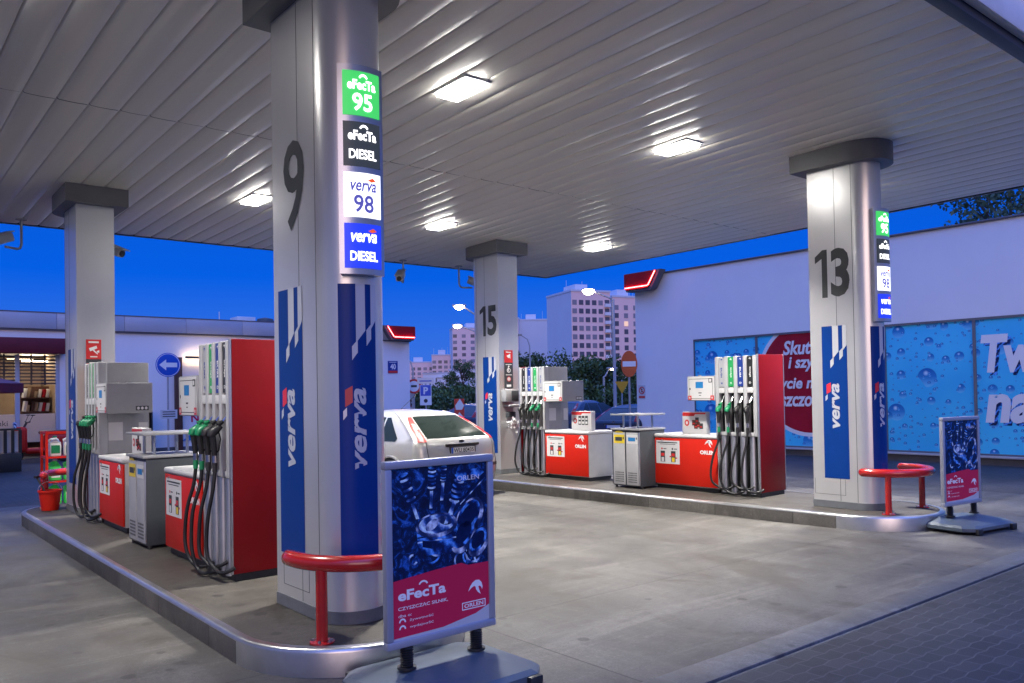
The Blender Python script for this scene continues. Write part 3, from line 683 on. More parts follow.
g.ring(.105, .18, .036, .05, f3, 1); g.ellipse(.105, .18, .036, .036, f3, 2); g.rect(.095, .115, .155, .205, f3, 1); g.rect(.05, .16, .03, .075, f3, 2); g.rect(.03, .18, .455, .47, f3, 2)
g.rect(.03, .18, .255, .268, f3, 2)
g.build('plate', [M['darkgrey'], M['signred'], M['inkwhite']], t, smooth=0)
t = thing('towel_dispenser', 'grey metal paper towel box mounted on column fifteen', 'dispenser', (10.06, 12.300, 1.47))
g = G(); g.box(9.86, 10.20, 12.210, 12.367, 1.55, 1.79, 0, .02); g.build('box_body', M['greypaint'], t)
g = G(); g.box(10.0, 10.19, 12.195, 12.208, 1.57, 1.77, 0, .008); g.build('front_cover', M['darkgrey'], t)
g = G(); g.box(9.93, 10.21, 12.160, 12.367, 1.46, 1.50, 0, .01); g.build('tray', M['greypaint'], t)
t = thing('glove_dispenser', 'bunch of crumpled white plastic gloves hanging on column fifteen', 'gloves', (10.06, 12.300, .95))
g = G(); g.box(9.97, 10.15, 12.270, 12.367, 1.25, 1.36, 0, .01); g.build('holder', M['darkgrey'], t)
g = G(); rng = random.Random(7)
for i in range(44):
    a = rng.uniform(0, 6.28); rr = rng.uniform(0, .15); x, z = 10.05+rr*math.cos(a), 1.12+1.0*rr*math.sin(a)
    y = 12.300-rng.uniform(.0, .09)
    a2 = rng.uniform(0, 6.28)
    g.tube([(x, y, z), (x+.03*math.cos(a2), y-.012, z+.03*math.sin(a2)), (x+.06*math.cos(a2), y-.01+rng.uniform(-.01, .01), z+.06*math.sin(a2))], [.026, .020, .010], 6)
g.build('gloves', M['skin'], t)

# ------------------------------------------------------------------ fuel dispensers
GR = {'p': ('gradegrey', 'verva', '98'), 'g': ('gradegreen', 'efecta', '95'), 'b': ('gradeblue', 'verva', 'D'), 'k': ('gradeblack', 'efecta', 'D')}
def dispenser(x0, y0, s, length, order, noz, label, papers=False, seed=1):
    """x0: the -X face; y0: the outer end; s=+1 runs towards +Y. order: grades as seen from the lane, from +Y to -Y"""
    rng = random.Random(seed)
    t = thing('fuel_dispenser', label, 'fuel pump', (x0+.3, y0+s*.9, K), 'fuel pumps on the islands')
    Y = lambda y: y0+s*y
    g = G(); g.box(x0+.10, x0+.60, Y(.0), Y(.685), K+.02, 2.19, 0, .006)
    if True:                                                       # ribbed inner cover
        for k in range(7): g.box(x0+.20+.035*k, x0+.215+.035*k, Y(.685), Y(.690), .35, 1.5)
    g.build('tower', M['greypaint'], t)
    g = G(); g.box(x0+.012, x0+.628, Y(-.028), Y(-.002), K+.06, 2.205, 0, .006); g.build('end_panel', M['redpanel'], t)
    g = G()
    for xx in (x0-.006, x0+.628): g.box(xx, xx+.018, Y(-.030), Y(.004), K+.06, 2.207, 0, .004)
    g.build('panel_trim', M['alu'], t)
    g = G(); g.box(x0+.03, x0+.60, Y(-.02), Y(.67), K, K+.058); g.build('plinth', M['black'], t)
    ys = [Y(.03+.1625*(k+.5)) for k in range(4)]; ys = sorted(ys, reverse=True)   # from +Y to -Y
    g = G()
    for k in range(5):
        yc = Y(.03+.1625*k); g.box(x0-.012, x0+.10, yc-.030, yc+.030, 1.03, 2.195, 0, .012, seg=3)
    for yc in ys: g.box(x0+.0, x0+.1, yc-.05, yc+.05, 1.035, 1.09, 0, .006)
    g.build('upper_mullion', M['lightgrey'], t)
    g = G()
    for yc in ys: g.tube([(x0+.045, yc, K+.03), (x0+.045, yc, 1.03)], .047, 14)
    g.build('hose_pillar', M['alu'], t)
    g = G(); g.box(x0+.055, x0+.098, Y(.005), Y(.68), K+.06, 1.05); g.build('pillar_recess', M['recess'], t)
    for yc, gk, nk in zip(ys, order, noz):
        mn, w1, w2 = GR[gk]
        g = G(); g.box(x0+.004, x0+.1, yc-.046, yc+.046, 1.755, 2.185, 0)
        fn = faceX(x0+.004, yc+.046, 1.755, .002); ik = 2 if gk == 'p' else 1
        g.text(w1, .030, .13, .030, .15, fn, ik, rot=True, bold=.02, shear=.2 if w1 == 'verva' else 0)
        g.text(w2, .030, .035, .034, .028, fn, ik, bold=.03)
        eagle(g, .028, .372, .038, fn, ik)
        g.build('grade_strip', [M[mn], M['inkwhite'], M['gradeblue']], t, smooth=0)
        g = G(); g.box(x0-.006, x0+.1, yc-.046, yc+.046, 1.66, 1.738, 0, .003); g.build('price_tag', M['white'], t)
        g = G(); g.box(x0+.085, x0+.1, yc-.0505, yc+.0505, 1.09, 1.66); g.build('nozzle_recess', M['recess'], t)
        # nozzle
        col = M['green'] if nk == 'g' else M['black']
        nz = G(); jy = rng.uniform(-.008, .008)
        nz.tube([(x0-.030, yc, 1.475), (x0-.070, yc+jy, 1.445), (x0-.108, yc+jy, 1.415), (x0-.122, yc+jy, 1.385)], [.022, .036, .040, .027], 10)
        nz.tube([(x0-.06, yc, 1.485), (x0-.015, yc, 1.51)], [.026, .016], 10)
        no = nz.build('nozzle', col, t, smooth=50)
        nz = G(); nz.tube([(x0-.018, yc, 1.51), (x0+.03, yc, 1.575), (x0+.055, yc, 1.63)], .010, 8); nz.build('spout', M['chrome'], no)
        nz = G(); nz.tube([(x0-.106, yc+jy, 1.405), (x0-.094, yc+jy, 1.32), (x0-.086, yc+jy, 1.225)], [.030, .026, .022], 10)
        nz.tube([(x0-.055, yc+jy, 1.45), (x0-.035, yc+jy, 1.36), (x0-.050, yc+jy, 1.27), (x0-.082, yc+jy, 1.235)], .007, 6); nz.build('handle', M['black'], no)
        nz = G(); nz.tube([(x0-.086, yc+jy, 1.225), (x0-.084, yc+jy, 1.165)], .021, 10); nz.build('swivel', M['chrome'], no)
        nz = G(); nz.tube([(x0-.084, yc+jy, 1.165), (x0-.086, yc+jy, 1.09)], .022, 10); nz.build('hose_sleeve', col, no)
        # hose, sagging out and back to the foot
        sw = rng.uniform(.05, .12)*(1 if s > 0 else .8); bz = rng.uniform(.22, .30); out = rng.uniform(.13, .17)
        pts = [(x0-.086, yc+jy, 1.09), (x0-.10, yc+.01, .95), (x0-out+.01, yc+sw*.6, .74), (x0-out, yc+sw, .52), (x0-out+.005, yc+sw*.9, .38), (x0-out+.03, yc+sw*.35, bz+.03),
               (x0-out+.055, yc-.07, bz-.015), (x0-.045, yc-.16, bz), (x0+.0, yc-.195, bz+.03)]
        sm = []
        for i in range(len(pts)-1):
            p0, p1, p2, p3 = [Vector(pts[max(0, min(len(pts)-1, i+q))]) for q in (-1, 0, 1, 2)]
            for q in range(6):
                a = q/6; sm.append(.5*((2*p1)+(p2-p0)*a+(2*p0-5*p1+4*p2-p3)*a*a+(3*p1-p0-3*p2+p3)*a**3))
        sm.append(Vector(pts[-1]))
        hz = G(); hz.tube(sm, .0165, 8); hz.build('hose', M['rubber'], t, smooth=60)
    # cabinet
    ca, cb = .70, length
    g = G(); g.box(x0+.02, x0+.60, Y(ca), Y(cb), K+.06, .975, 0, .004); c0 = g.build('cabinet', M['lightgrey'], t)
    g = G(); g.box(x0-.004, x0+.018, Y(ca+.004), Y(cb-.004), K+.075, .968, 0, .005); g.build('front_panel', M['red'], c0)
    g = G(); g.box(x0-.014, x0+.61, Y(ca), Y(cb+.01), .977, 1.032, 0, .02, seg=3); g.build('cabinet_top', M['white'], c0)
    for q in (.12, .86):
        g = G(); yy = Y(ca+(cb-ca)*q); g.tube([(x0-.006, yy, .935), (x0-.018, yy, .935)], .011, 8); g.build('panel_lock', M['alu'], c0)
    g = G(); g.box(x0+.04, x0+.58, Y(ca+.02), Y(cb-.02), K, K+.058); g.build('cabinet_base', M['black'], c0)
    yhi, ylo = max(Y(ca), Y(cb)), min(Y(ca), Y(cb))
    # bird mark and company name
    fn = faceX(x0-.004, ylo+.335, .74, .002)
    g = G(); eagle(g, .105, .082, .145, fn, 0); g.text('ORLEN', .02, 0, .27, .062, fn, 0, bold=.055); g.build('logo', M['inkwhite'], c0, smooth=0)
    # how-to notice
    fn = faceX(x0-.004, yhi-.045, .565, .002); f2 = faceX(x0-.004, yhi-.045, .565, .0035); f3 = faceX(x0-.004, yhi-.045, .565, .005)
    g = G(); g.rect(0, .47, 0, .365, fn, 0); g.rect(.035, .43, .325, .34, f2, 1); g.rect(.08, .39, .302, .310, f2, 1)
    for u in (.09, .30):
        g.rect(u, u+.09, .03, .20, f2, 1); g.rect(u+.012, u+.078, .12, .165, f3, 2); g.rect(u+.018, u+.072, .035, .10, f3, 0 if u < .2 else 3); g.ellipse(u+.03, .235, .016, .016, f2, 2 if u < .2 else 1)
        g.rect(u+.06, u+.12, .228, .240, f2, 1)
    g.rect(.27, .30, .105, .125, f2, 2); g.rect(.39, .42, .085, .105, f2, 2)
    g.build('user_notice', [M['paper'], M['ink'], M['signred'], M['yellow']], c0, smooth=0)
    # display head on the tower's inner end
    g = G(); g.box(x0-.03, x0+.50, Y(.70), Y(1.21), 1.55, 1.92, 0, .01)
    for dy in (.76, 1.15): g.box(x0+.2, x0+.24, Y(dy), Y(dy+.03), 1.918, 1.94, 0)
    d0 = g.build('display_head', M['greypaint'], t)
    yhi, ylo = max(Y(.70), Y(1.21)), min(Y(.70), Y(1.21))
    fn = faceX(x0-.03, yhi, 1.55, .002); f2 = faceX(x0-.03, yhi, 1.55, .004); f3 = faceX(x0-.03, yhi, 1.55, .006)
    g = G(); g.rect(.01, .50, .01, .36, fn, 0)
    for q in ((.035, .475, .325, .331), (.035, .475, .03, .036), (.035, .041, .03, .33), (.469, .475, .03, .33)): g.rect(*q, f2, 1)
    g.rect(.40, .465, .27, .335, f2, 1); g.rect(.412, .453, .282, .323, f3, 0); g.ellipse(.055, .18, .012, .018, f2, 1)
    g.rect(.16, .30, .19, .285, f2, 2); g.rect(.21, .27, .11, .125, f2, 1); g.rect(.22, .26, .075, .085, f2, 1)
    for u in (.015, .43): g.rect(u, u+.065, .012, .078, f2, 3); g.rect(u+.02, u+.045, .03, .058, f3, 0)
    g.build('screen', [M['paper'], M['ink'], M['stickblue'], M['signred']], d0, smooth=0)
    # side of the head towards the next pump: three pictograms
    if s < 0:
        fn = faceY(x0+.30, Y(1.21), 1.58, .002); f2 = faceY(x0+.30, Y(1.21), 1.58, .004); g = G()
        g.rect(0, .15, 0, .055, fn, 0)
        for u in (.03, .075, .12): g.ellipse(u, .0275, .016, .018, f2, 1)
        g.build('pictograms', [M['ink'], M['inkwhite']], d0, smooth=0)
        fn = faceY(x0+.11, Y(.690), 1.20, .002); g = G(); g.rect(.0, .17, .0, .23, fn, 0); g.build('paper_sheet', M['paper'], t, smooth=0); g = G(); g.rect(.36, .47, 0, .22, fn, 0); g.build('paper_sheet', M['paper'], t, smooth=0)
    return t
dispenser(2.55, 6.85, 1, 1.76, 'pgbk', 'ggkk', 'red fuel pump beside column nine with black hoses looping down', seed=3)
dispenser(10.10, 6.84, 1, 1.92, 'pgbk', 'ggkk', 'red fuel pump in front of the droplet mural near column thirteen', seed=5)
dispenser(10.00, 11.96, -1, 1.80, 'kbgp', 'kkgg', 'red fuel pump standing beside column fifteen', True, seed=8)
dispenser(2.55, 11.98, -1, 1.80, 'kggp', 'kggg', 'grey and red fuel pump standing below the red camera notice', True, seed=9)

def promo(x, y, w, label, grey=False):
    t = thing('promo_display', label, 'advert stand', (x, y, 1.032), 'promotion boards on the pumps')
    g = G(); g.box(x, x+.10, y-w/2, y+w/2, 1.034, 1.375, 0, .006); g.build('board', M['paper'], t)
    fn = faceX(x, y+w/2, 1.034, .002); f2 = faceX(x, y+w/2, 1.034, .004); g = G()
    g.flat([(.01, .33), (w-.01, .33), (w-.01, .305), (w*.55, .305), (w*.5, .275), (.01, .275)], fn, 0)
    g.ellipse(w*.2, .17, .045, .05, fn, 0); g.ellipse(w*.2, .17, .022, .026, f2, 3)
    rr = random.Random(3)
    if grey:
        for k in range(3): g.rect(w*(.36+.17*k), w*(.50+.17*k), .10, .26, fn, 1); g.rect(w*(.38+.17*k), w*(.48+.17*k), .12, .16, f2, 3); g.rect(w*(.38+.17*k), w*(.48+.17*k), .19, .22, f2, 3)
    else:
        for k, (u, v) in enumerate(((.42, .13), (.55, .17), (.60, .10), (.72, .08), (.50, .08))): g.rect(w*u, w*(u+.15), v, v+.085, fn if k % 2 else f2, 1 if k % 2 else 2); g.rect(w*(u+.03), w*(u+.12), v+.02, v+.04, faceX(x, y+w/2, 1.034, .006), 0)
    g.build('print', [M['signred'], M['ink'], M['wood'], M['paper']], t, smooth=0)
promo(10.28, 8.10, .46, 'white advert board with red header on the pump by the mural')
promo(10.20, 10.52, .50, 'white advert board with grey cards on the pump by column fifteen', True)
promo(2.75, 10.35, .44, 'narrow white advert board on the pump under the camera notice')

def bin_unit(x0, y0, y1, label, ztop):
    t = thing('waste_bin', label, 'waste bin', (x0+.3, (y0+y1)/2, K), 'grey bins between the pumps')
    g = G(); g.box(x0+.012, x0+.60, y0, y1, K+.03, ztop-.03, 0, .004); g.build('casing', M['darkgrey'], t)
    wv = (y1-y0); 
    for k, c in enumerate(('stickblue', 'yellow')):
        ya, yb = y0+.035+k*(wv-.03)/2, y0+.035+k*(wv-.03)/2+(wv-.09)/2
        g = G(); g.box(x0, x0+.011, ya, yb, K+.05, ztop-.06, 0, .004); d0 = g.build('door', M['lightgrey'], t)
        g = G()
        for i in range(7):
            for j in range(5): g.box(x0-.0015, x0+.002, ya+.03+i*(yb-ya-.06)/7, ya+.03+(i+.55)*(yb-ya-.06)/7, K+.09+j*.035, K+.11+j*.035)
        g.build('perforation', M['ink'], d0, smooth=0)
        fn = faceX(x0, yb-.02, ztop-.24, .002); f2 = faceX(x0, yb-.02, ztop-.24, .004); w_ = yb-ya-.02
        g = G(); g.rect(0, w_, 0, .14, fn, 2 if c == 'stickblue' else 0); g.rect(.03, w_*.78, .04, .10, f2, 0 if c == 'stickblue' else 1); g.ellipse(w_*.9, .085, .012, .02, f2, 1)
        if c == 'yellow': g.ellipse(w_/2, .172, w_*.38, .03, f2, 0, a0=0, a1=180)
        g.build('sticker', [M[c], M['ink'], M['paper']], d0, smooth=0)
    g = G(); g.box(x0+.003, x0+.011, y0+.0, y0+.03, K+.05, ztop-.06, 0, .003); g.build('corner_strip', M['alu'], t)
    g = G(); g.box(x0-.02, x0+.62, y0-.015, y1+.015, ztop-.028, ztop, 0, .006); g.build('lid', M['greypaint'], t)
    g = G()
    for xx in (x0+.12, x0+.46):
        for yy in (y0+.14, y1-.14): g.box(xx, xx+.025, yy-.012, yy+.012, ztop, ztop+.205)
    g.build('shelf_post', M['alu'], t)
    g = G(); g.box(x0-.02, x0+.62, y0-.01, y1+.01, ztop+.206, ztop+.232, 0, .006); g.build('shelf', M['greypaint'], t)
    g = G()
    for k in range(4): g.tube([(x0+.04, y0, K), (x0+.04, y0, K+.03)], .02, 8) if k == 0 else g.tube([(x0+(.04, .04, .56, .56)[k], (y0+.05, y1-.05, y0+.05, y1-.05)[k], K), (x0+(.04, .04, .56, .56)[k], (y0+.05, y1-.05, y0+.05, y1-.05)[k], K+.03)], .02, 8)
    g.build('feet', M['black'], t)
bin_unit(9.73, 8.74, 9.33, 'grey two door waste bin between the pumps near the mural', 1.12)
bin_unit(2.45, 8.95, 9.58, 'grey two door waste bin between the pumps behind column nine', 1.13)

# ------------------------------------------------------------------ guard rails
def rail(cx, cy, r, s, label, posts, zt=.665):
    t = thing('guard_rail', label, 'guard rail', (cx, cy+s*r*.5, K), 'red tube guard rails')
    pts = [(cx-r, cy-s*.06, zt), (cx-r, cy, zt)]+[(cx-r*math.cos(math.pi*i/22), cy+s*r*math.sin(math.pi*i/22), zt) for i in range(1, 22)]+[(cx+r, cy, zt), (cx+r, cy-s*.06, zt)]
    g = G(); rr = [.052]*len(pts)
    e0 = Vector(pts[0])+Vector((0, -s*.03, 0)); e1 = Vector(pts[-1])+Vector((0, -s*.03, 0))
    g.tube([e0]+pts+[e1], [.030]+rr+[.030], 16); g.build('top_tube', M['redlip'], t, smooth=60)
    for a in posts:
        x, y = cx-r*math.cos(R(a)), cy+s*r*math.sin(R(a))
        g = G(); g.tube([(x, y, K), (x, y, zt)], .037, 14); p = g.build('post', M['redlip'], t)
        g = G(); g.lathe([(.078, 0), (.078, .008), (.045, .010)], (x, y, K), 20)
        for k in range(4): g.lathe([(.010, 0), (.010, .016)], (x+.058*math.cos(.8+k*1.571), y+.058*math.sin(.8+k*1.571), K+.006), 6, 1)
        g.build('foot_flange', [M['redlip'], M['steel']], p)
rail(2.79, 5.02, .52, -1, 'shiny red tube guard rail curving round column nine', (30, 150))
rail(10.22, 5.06, .50, -1, 'red tube guard rail curving round column thirteen', (28, 152))
rail(2.79, 13.25, .52, 1, 'red tube guard rail behind the bucket at the far island end', (30, 150))

# ------------------------------------------------------------------ poster boards
def poster_board(cx, cy, rot, label):
    t = thing('poster_board', label, 'advert board', (cx, cy, 0), 'poster boards on wheeled bases')
    Mx = Matrix.Translation((cx, cy, 0)) @ Matrix.Rotation(rot, 4, 'Z')
    # base: chamfered slab with raised middle, built from two lofted slabs
    g = G()
    prof = [(.47, .36, .02), (.50, .39, .04), (.50, .39, .075), (.47, .36, .10), (.24, .12, .155), (.0, .0, .168)]
    v = []
    for a, b, z in prof[:-1]:
        c = .10 if a > .4 else .04
        v += [(-a+c, -b, z), (a-c, -b, z), (a, -b+c, z), (a, b-c, z), (a-c, b, z), (-a+c, b, z), (-a, b-c, z), (-a, -b+c, z)]
    f = [(j*8+i, j*8+(i+1) % 8, (j+1)*8+(i+1) % 8, (j+1)*8+i) for j in range(4) for i in range(8)]+[tuple(range(7, -1, -1)), tuple(32+i for i in range(8))]
    g.add([Mx @ Vector(p) for p in v], f); g.build('base', M['boardbase'], t, smooth=25)
    for x, y in ((-.36, -.405), (.36, -.405), (-.36, .405), (.36, .405)):
        g = G(); g.box(x-.05, x+.05, y-.02, y+.02, .0, .075, 0, .012, Mx); g.build('wheel', M['black'], t)
    for x in (-.25, .25):
        g = G()
        g.tube([Mx @ Vector((x, 0, .15)), Mx @ Vector((x, 0, .30))], .022, 10)
        for k in range(9): g.lathe([(.034, -.004), (.040, 0), (.034, .004)], Mx @ Vector((x, 0, .168+.0135*k)), 14)
        g.lathe([(.055, -.006), (.055, .006)], Mx @ Vector((x, 0, .166)), 16); g.build('spring_post', M['black'], t)
    W, z0, z1 = .39, .284, 1.334
    g = G(); fr = .045
    for q in ((-W, -W+fr, z0, z1), (W-fr, W, z0, z1)): g.box(q[0], q[1], -.024, .024, q[2]+.045, q[3]-.045, 0, .008, Mx)
    for q in ((-W, W, z0, z0+fr), (-W, W, z1-fr, z1)): g.box(q[0], q[1], -.026, .026, q[2], q[3], 0, .008, Mx)
    g.build('frame', M['boardframe'], t)
    w_, h_ = 2*(W-fr), z1-z0-2*fr; X0, Z0 = -W+fr, z0+fr
    def L(k): return lambda u, v: tuple(Mx @ Vector((X0+u*w_, -.010-.0007*k, Z0+v*h_)))
    g = G(); g.box(X0, X0+w_, -.010, .010, Z0, Z0+h_, 0, 0, Mx)
    A = L(1); rg = random.Random(11); asp = h_/w_
    def spring(u, v, ln, ang, wd, k0=2, n=7):
        du, dv = math.sin(ang), math.cos(ang)/asp
        n = 12
        for i in range(n):
            q = i/n; cu, cv = u+du*ln*q, v+dv*ln*q
            g.ellipse(cu, cv, wd*.86, wd*.30/asp, L(k0+i*.08), 3 if i % 2 == 0 else (1 if i % 4 == 1 else 2), 16, -ang*.6)
        a, b = (u-du*.16, v-dv*.16), (u, v); pw = .016
        g.flat([(a[0]-pw, a[1]), (a[0]+pw, a[1]), (b[0]+pw, b[1]), (b[0]-pw, b[1])], L(1.9), 1)
    # crank and hoses low down
    for i in range(16):
        u, v = rg.uniform(.02, .98), rg.uniform(.40, .62); r0 = rg.uniform(.03, .09)
        g.ring(u, v, r0, r0+.018, lambda a, b, k=1+.03*i, v=v: L(k)(a, v+(b-v)/asp), rg.choice((2, 2, 3, 1)), 18, rg.randint(0, 180), rg.randint(220, 400))
    # cylinders behind
    for cu, cv, r0 in ((.80, .66, .17), (.74, .56, .16), (.90, .50, .13)):
        g.ellipse(cu, cv, r0, r0*.62, L(1.6), 4, 26, .5); g.ellipse(cu-.01, cv+.01, r0*.82, r0*.48, L(1.7), 2, 26, .5); g.ellipse(cu-.01, cv+.012, r0*.62, r0*.34, L(1.8), 3, 26, .5)
    # piston
    g.flat([(.24, .63), (.66, .63), (.64, .50), (.56, .465), (.34, .465), (.26, .50)], L(2.0), 2)
    for q in range(3): g.flat([(.25, .61-.028*q), (.65, .61-.028*q), (.65, .602-.028*q), (.25, .602-.028*q)], L(2.1), 1 if q != 1 else 3)
    g.ellipse(.45, .64, .215, .075, L(2.2), 4, 32); g.ellipse(.45, .648, .185, .058, L(2.3), 1, 32); g.ellipse(.40, .645, .07, .030, L(2.4), 4, 22, .3); g.ellipse(.53, .662, .075, .026, L(2.4), 4, 22, -.2)
    g.flat([(.30, .52), (.40, .50), (.40, .545), (.30, .56)], L(2.2), 3)
    spring(.20, .80, .26, -.35, .055); spring(.40, .86, .20, .05, .05); spring(.63, .76, .26, .30, .065); spring(.52, .90, .14, .1, .035)
    g.flat([(.52, .64), (.56, .64), (.66, .76), (.62, .77)], L(2.6), 1)
    g.flat([(.66, .72), (.98, .90), (.98, .93), (.64, .74)], L(2.5), 3); g.flat([(.70, .745), (.98, .895), (.98, .905), (.70, .753)], L(2.55), 1)
    # badge in the upper corner
    g.flat([(.66, .885), (.90, .905), (.97, .935), (.92, .965), (.66, .955)], L(3), 2); g.text('ORLEN', .67, .895, .24, .030, L(3.2), 5, bold=.0)
    g.build('poster', [M['poster'], M['pblue1'], M['pblue2'], M['pblue3'], M['psteel'], M['inkwhite']], t, smooth=0)
    g = G(); a = L(4); b = L(4.8)
    g.flat([(0, 0), (1, 0), (1, .365), (.77, .365), (.70, .385), (.42, .372), (0, .345)], a, 0)
    g.flat([(0, 0), (1, 0), (1, .095), (.85, .055), (.5, .018), (0, .012)], L(4.4), 2)
    g.text('eFecTa', .05, .225, .48, .062, b, 1, bold=.035); g.ring(.30, .285, .040, .055, lambda u, v: b(u, .285+(v-.285)/asp), 1, 12, 30, 150)
    g.text('CZYSZCZĄC SILNIK,', .05, .165, .50, .026, b, 1, bold=.012); g.text('dba o:', .05, .130, .13, .017, b, 1)
    g.text('żywotność', .16, .095, .24, .020, b, 1); g.text('wydajność', .16, .055, .24, .020, b, 1)
    for vv in (.10, .06): g.ring(.09, vv, .020, .034, lambda u, v, vv=vv: b(u, vv+(v-vv)/asp), 1, 10, 0, 180)
    eagle(g, .77, .15, .16, lambda u, v: b(u, .15+(v-.15)/asp), 1)
    for q in ((.70, .96, .088, .094), (.70, .96, .130, .136), (.70, .709, .094, .130), (.951, .96, .094, .130)): g.rect(*q, b, 1)
    g.text('ORLEN', .725, .100, .21, .025, b, 1, bold=.02); g.rect(.05, .16, .022, .030, b, 0)
    g.build('poster_text', [M['magenta'], M['inkwhite'], M['decalsilver']], t, smooth=0)
poster_board(2.745, 4.03, R(1.5), 'large blue engine poster board on a grey base before column nine')
poster_board(10.44, 4.26, R(-8), 'far blue engine poster board standing beyond column thirteen')

# ------------------------------------------------------------------ island end: bucket, rack
t = thing('bucket', 'red plastic bucket with squeegee standing on the far island end', 'bucket', (2.34, 13.2, K))
g = G(); g.lathe([(.105, 0), (.11, .004), (.145, .26), (.155, .262), (.155, .285), (.145, .285), (.138, .262), (.10, .02)], (2.34, 13.2, K), 24); g.build('pail', M['red'], t)
g = G(); g.tube([(2.34, 13.2, K+.06), (2.27, 13.27, K+.30), (2.20, 13.34, K+.46)], .013, 8); g.tube([(2.17, 13.31, K+.47), (2.23, 13.37, K+.47)], .02, 8); g.build('squeegee', M['black'], t)
g = G(); g.tube([(2.34+.15*math.cos(a), 13.2+.05*math.sin(a), K+.28+.12*math.sin(a)) for a in [math.pi*i/12 for i in range(13)]], .004, 6); g.build('bail', M['steel'], t)
rx0, rx1, ry0, ry1 = 2.52, 3.42, 14.45, 14.85
t = thing('display_rack', 'red metal display rack of car fluids behind the far column', 'rack', ((rx0+rx1)/2, (ry0+ry1)/2, 0))
g = G()
for x in (rx0, rx1):
    for y in (ry0, ry1): g.box(x-.018, x+.018, y-.018, y+.018, 0, 1.24)
for z in (.09, .46, .84, 1.22):
    for y in (ry0, ry1): g.box(rx0, rx1, y-.013, y+.013, z-.015, z+.015)
    for x in (rx0, rx1): g.box(x-.013, x+.013, ry0, ry1, z-.015, z+.015)
g.build('rack_frame', M['red'], t)
for z in (.09, .46, .84):
    g = G(); g.box(rx0+.02, rx1-.02, ry0+.015, ry1-.015, z-.006, z+.006); g.build('shelf', M['redpanel'], t)
def jug(x, y, z, h, m, label, nm, cat, grp, cap):
    t = thing(nm, label, cat, (x, y, z), grp)
    g = G(); g.box(x-.085, x+.085, y-.06, y+.06, z, z+h*.72, 0, .025); g.lathe([(.075, h*.70), (.05, h*.84), (.028, h*.90), (.028, h*.93)], (x, y, z), 14)
    g.tube([(x-.07, y, z+h*.62), (x-.085, y, z+h*.80), (x-.03, y, z+h*.88)], .014, 8); g.build('jug_body', M[m], t)
    g = G(); g.lathe([(.032, h*.93), (.032, h), (.028, h*1.005)], (x, y, z), 12); g.build('jug_cap', M[cap], t)
    g = G(); g.box(x-.06, x+.06, y-.062, y-.0605, z+h*.15, z+h*.55); g.build('jug_label', M['paper'] if m == 'jug' else M['green'], t, smooth=0)
for zi, z in enumerate((.098, .468)):
    for k in range(4):
        jug(rx0+.14+.205*k, 14.60, z, .33, 'jug', 'bright green washer fluid jug on the lower shelves of the red rack', 'fluid_jug', 'fluid jug', 'green washer fluid jugs on the red rack', 'white')
for k in range(4):
    jug(rx0+.14+.205*k, 14.60, .848, .32, 'bottle', 'white motor fluid bottle on the top shelf of the red rack', 'fluid_bottle', 'fluid bottle', 'white fluid bottles on the red rack', 'green')

# ------------------------------------------------------------------ CCTV cameras hanging from the far canopy edge
def cctv(x, y, rot, label, first=[]):
    z = sof(y)
    if first: return dup(first[0], (x, y, z), rot, label)
    t = thing('security_camera', label, 'camera', (x, y, z), 'security cameras under the canopy', rot); first.append(t); t.scale = (1.35,)*3
    g = G(); g.lathe([(.06, -.012), (.06, 0)], (0, 0, 0), 14); g.tube([(0, 0, 0), (0, 0, -.30), (.02, 0, -.345), (.06, 0, -.36), (.22, 0, -.36)], .014, 8); g.build('bracket', M['greypaint'], t, local=True)
    g = G(); mx = Matrix.Translation((.24, 0, -.27)) @ Matrix.Rotation(R(22), 4, 'Y') 
    g.box(-.10, .22, -.055, .055, -.05, .05, 0, .02, mx); g.box(-.12, .27, -.065, .065, .052, .064, 0, .004, mx); g.build('camera_body', M['lightgrey'], t, local=True)
    g = G(); g.tube([mx @ Vector((.218, 0, 0)), mx @ Vector((.232, 0, 0))], .038, 14); g.build('camera_lens', M['black'], t, local=True)
cctv(2.27, 14.9, R(215), 'security camera hanging by itself at the canopy edge beside the plain column')
cctv(3.34, 15.0, R(-60), 'dark security camera half hidden behind the plain far column')
cctv(9.36, 15.0, R(230), 'security camera under the canopy above the silver hatchback')
cctv(10.82, 15.0, R(-30), 'security camera tucked beside the top of column fifteen')

# ------------------------------------------------------------------ cars
def lerp(tab, z):
    for (a, *p), (b, *q) in zip(tab, tab[1:]):
        if z <= b:
            k = (z-a)/(b-a) if b > a else 0; k = max(0, min(1, k)); return [x+(y-x)*k for x, y in zip(p, q)]
    return list(tab[-1][1:])
#        z     rear  front half-width rear corner radius, rear bow
CAR = [(.19, .12, 4.16, .80, .22, .05), (.26, .02, 4.28, .86, .26, .06), (.42, .00, 4.33, .90, .28, .07), (.60, .02, 4.31, .915, .28, .07), (.66, .05, 4.24, .915, .26, .07), (.78, .07, 3.98, .915, .24, .07),
       (.88, .09, 3.62, .905, .22, .06), (.95, .115, 3.28, .880, .20, .06), (.985, .14, 3.16, .860, .19, .06), (1.10, .31, 2.86, .800, .17, .06), (1.22, .51, 2.56, .735, .16, .06), (1.33, .71, 2.34, .668, .16, .06),
       (1.375, .80, 2.22, .630, .18, .07), (1.41, .88, 2.10, .585, .24, .08), (1.435, 1.02, 1.98, .50, .30, .08), (1.458, 1.22, 1.84, .36, .3, .05), (1.464, 1.32, 1.76, .25, .2, .03)]
def carpt(z, seg, q, off=0.0):
    """seg r: rear face, q -1..1 across; seg c: rear corner of the side sx, q 0..1; seg s: side, q = y"""
    yr, yf, wd, rr, bow = lerp(CAR, z); wd += off
    return yr-off, yf+off, wd, rr, bow
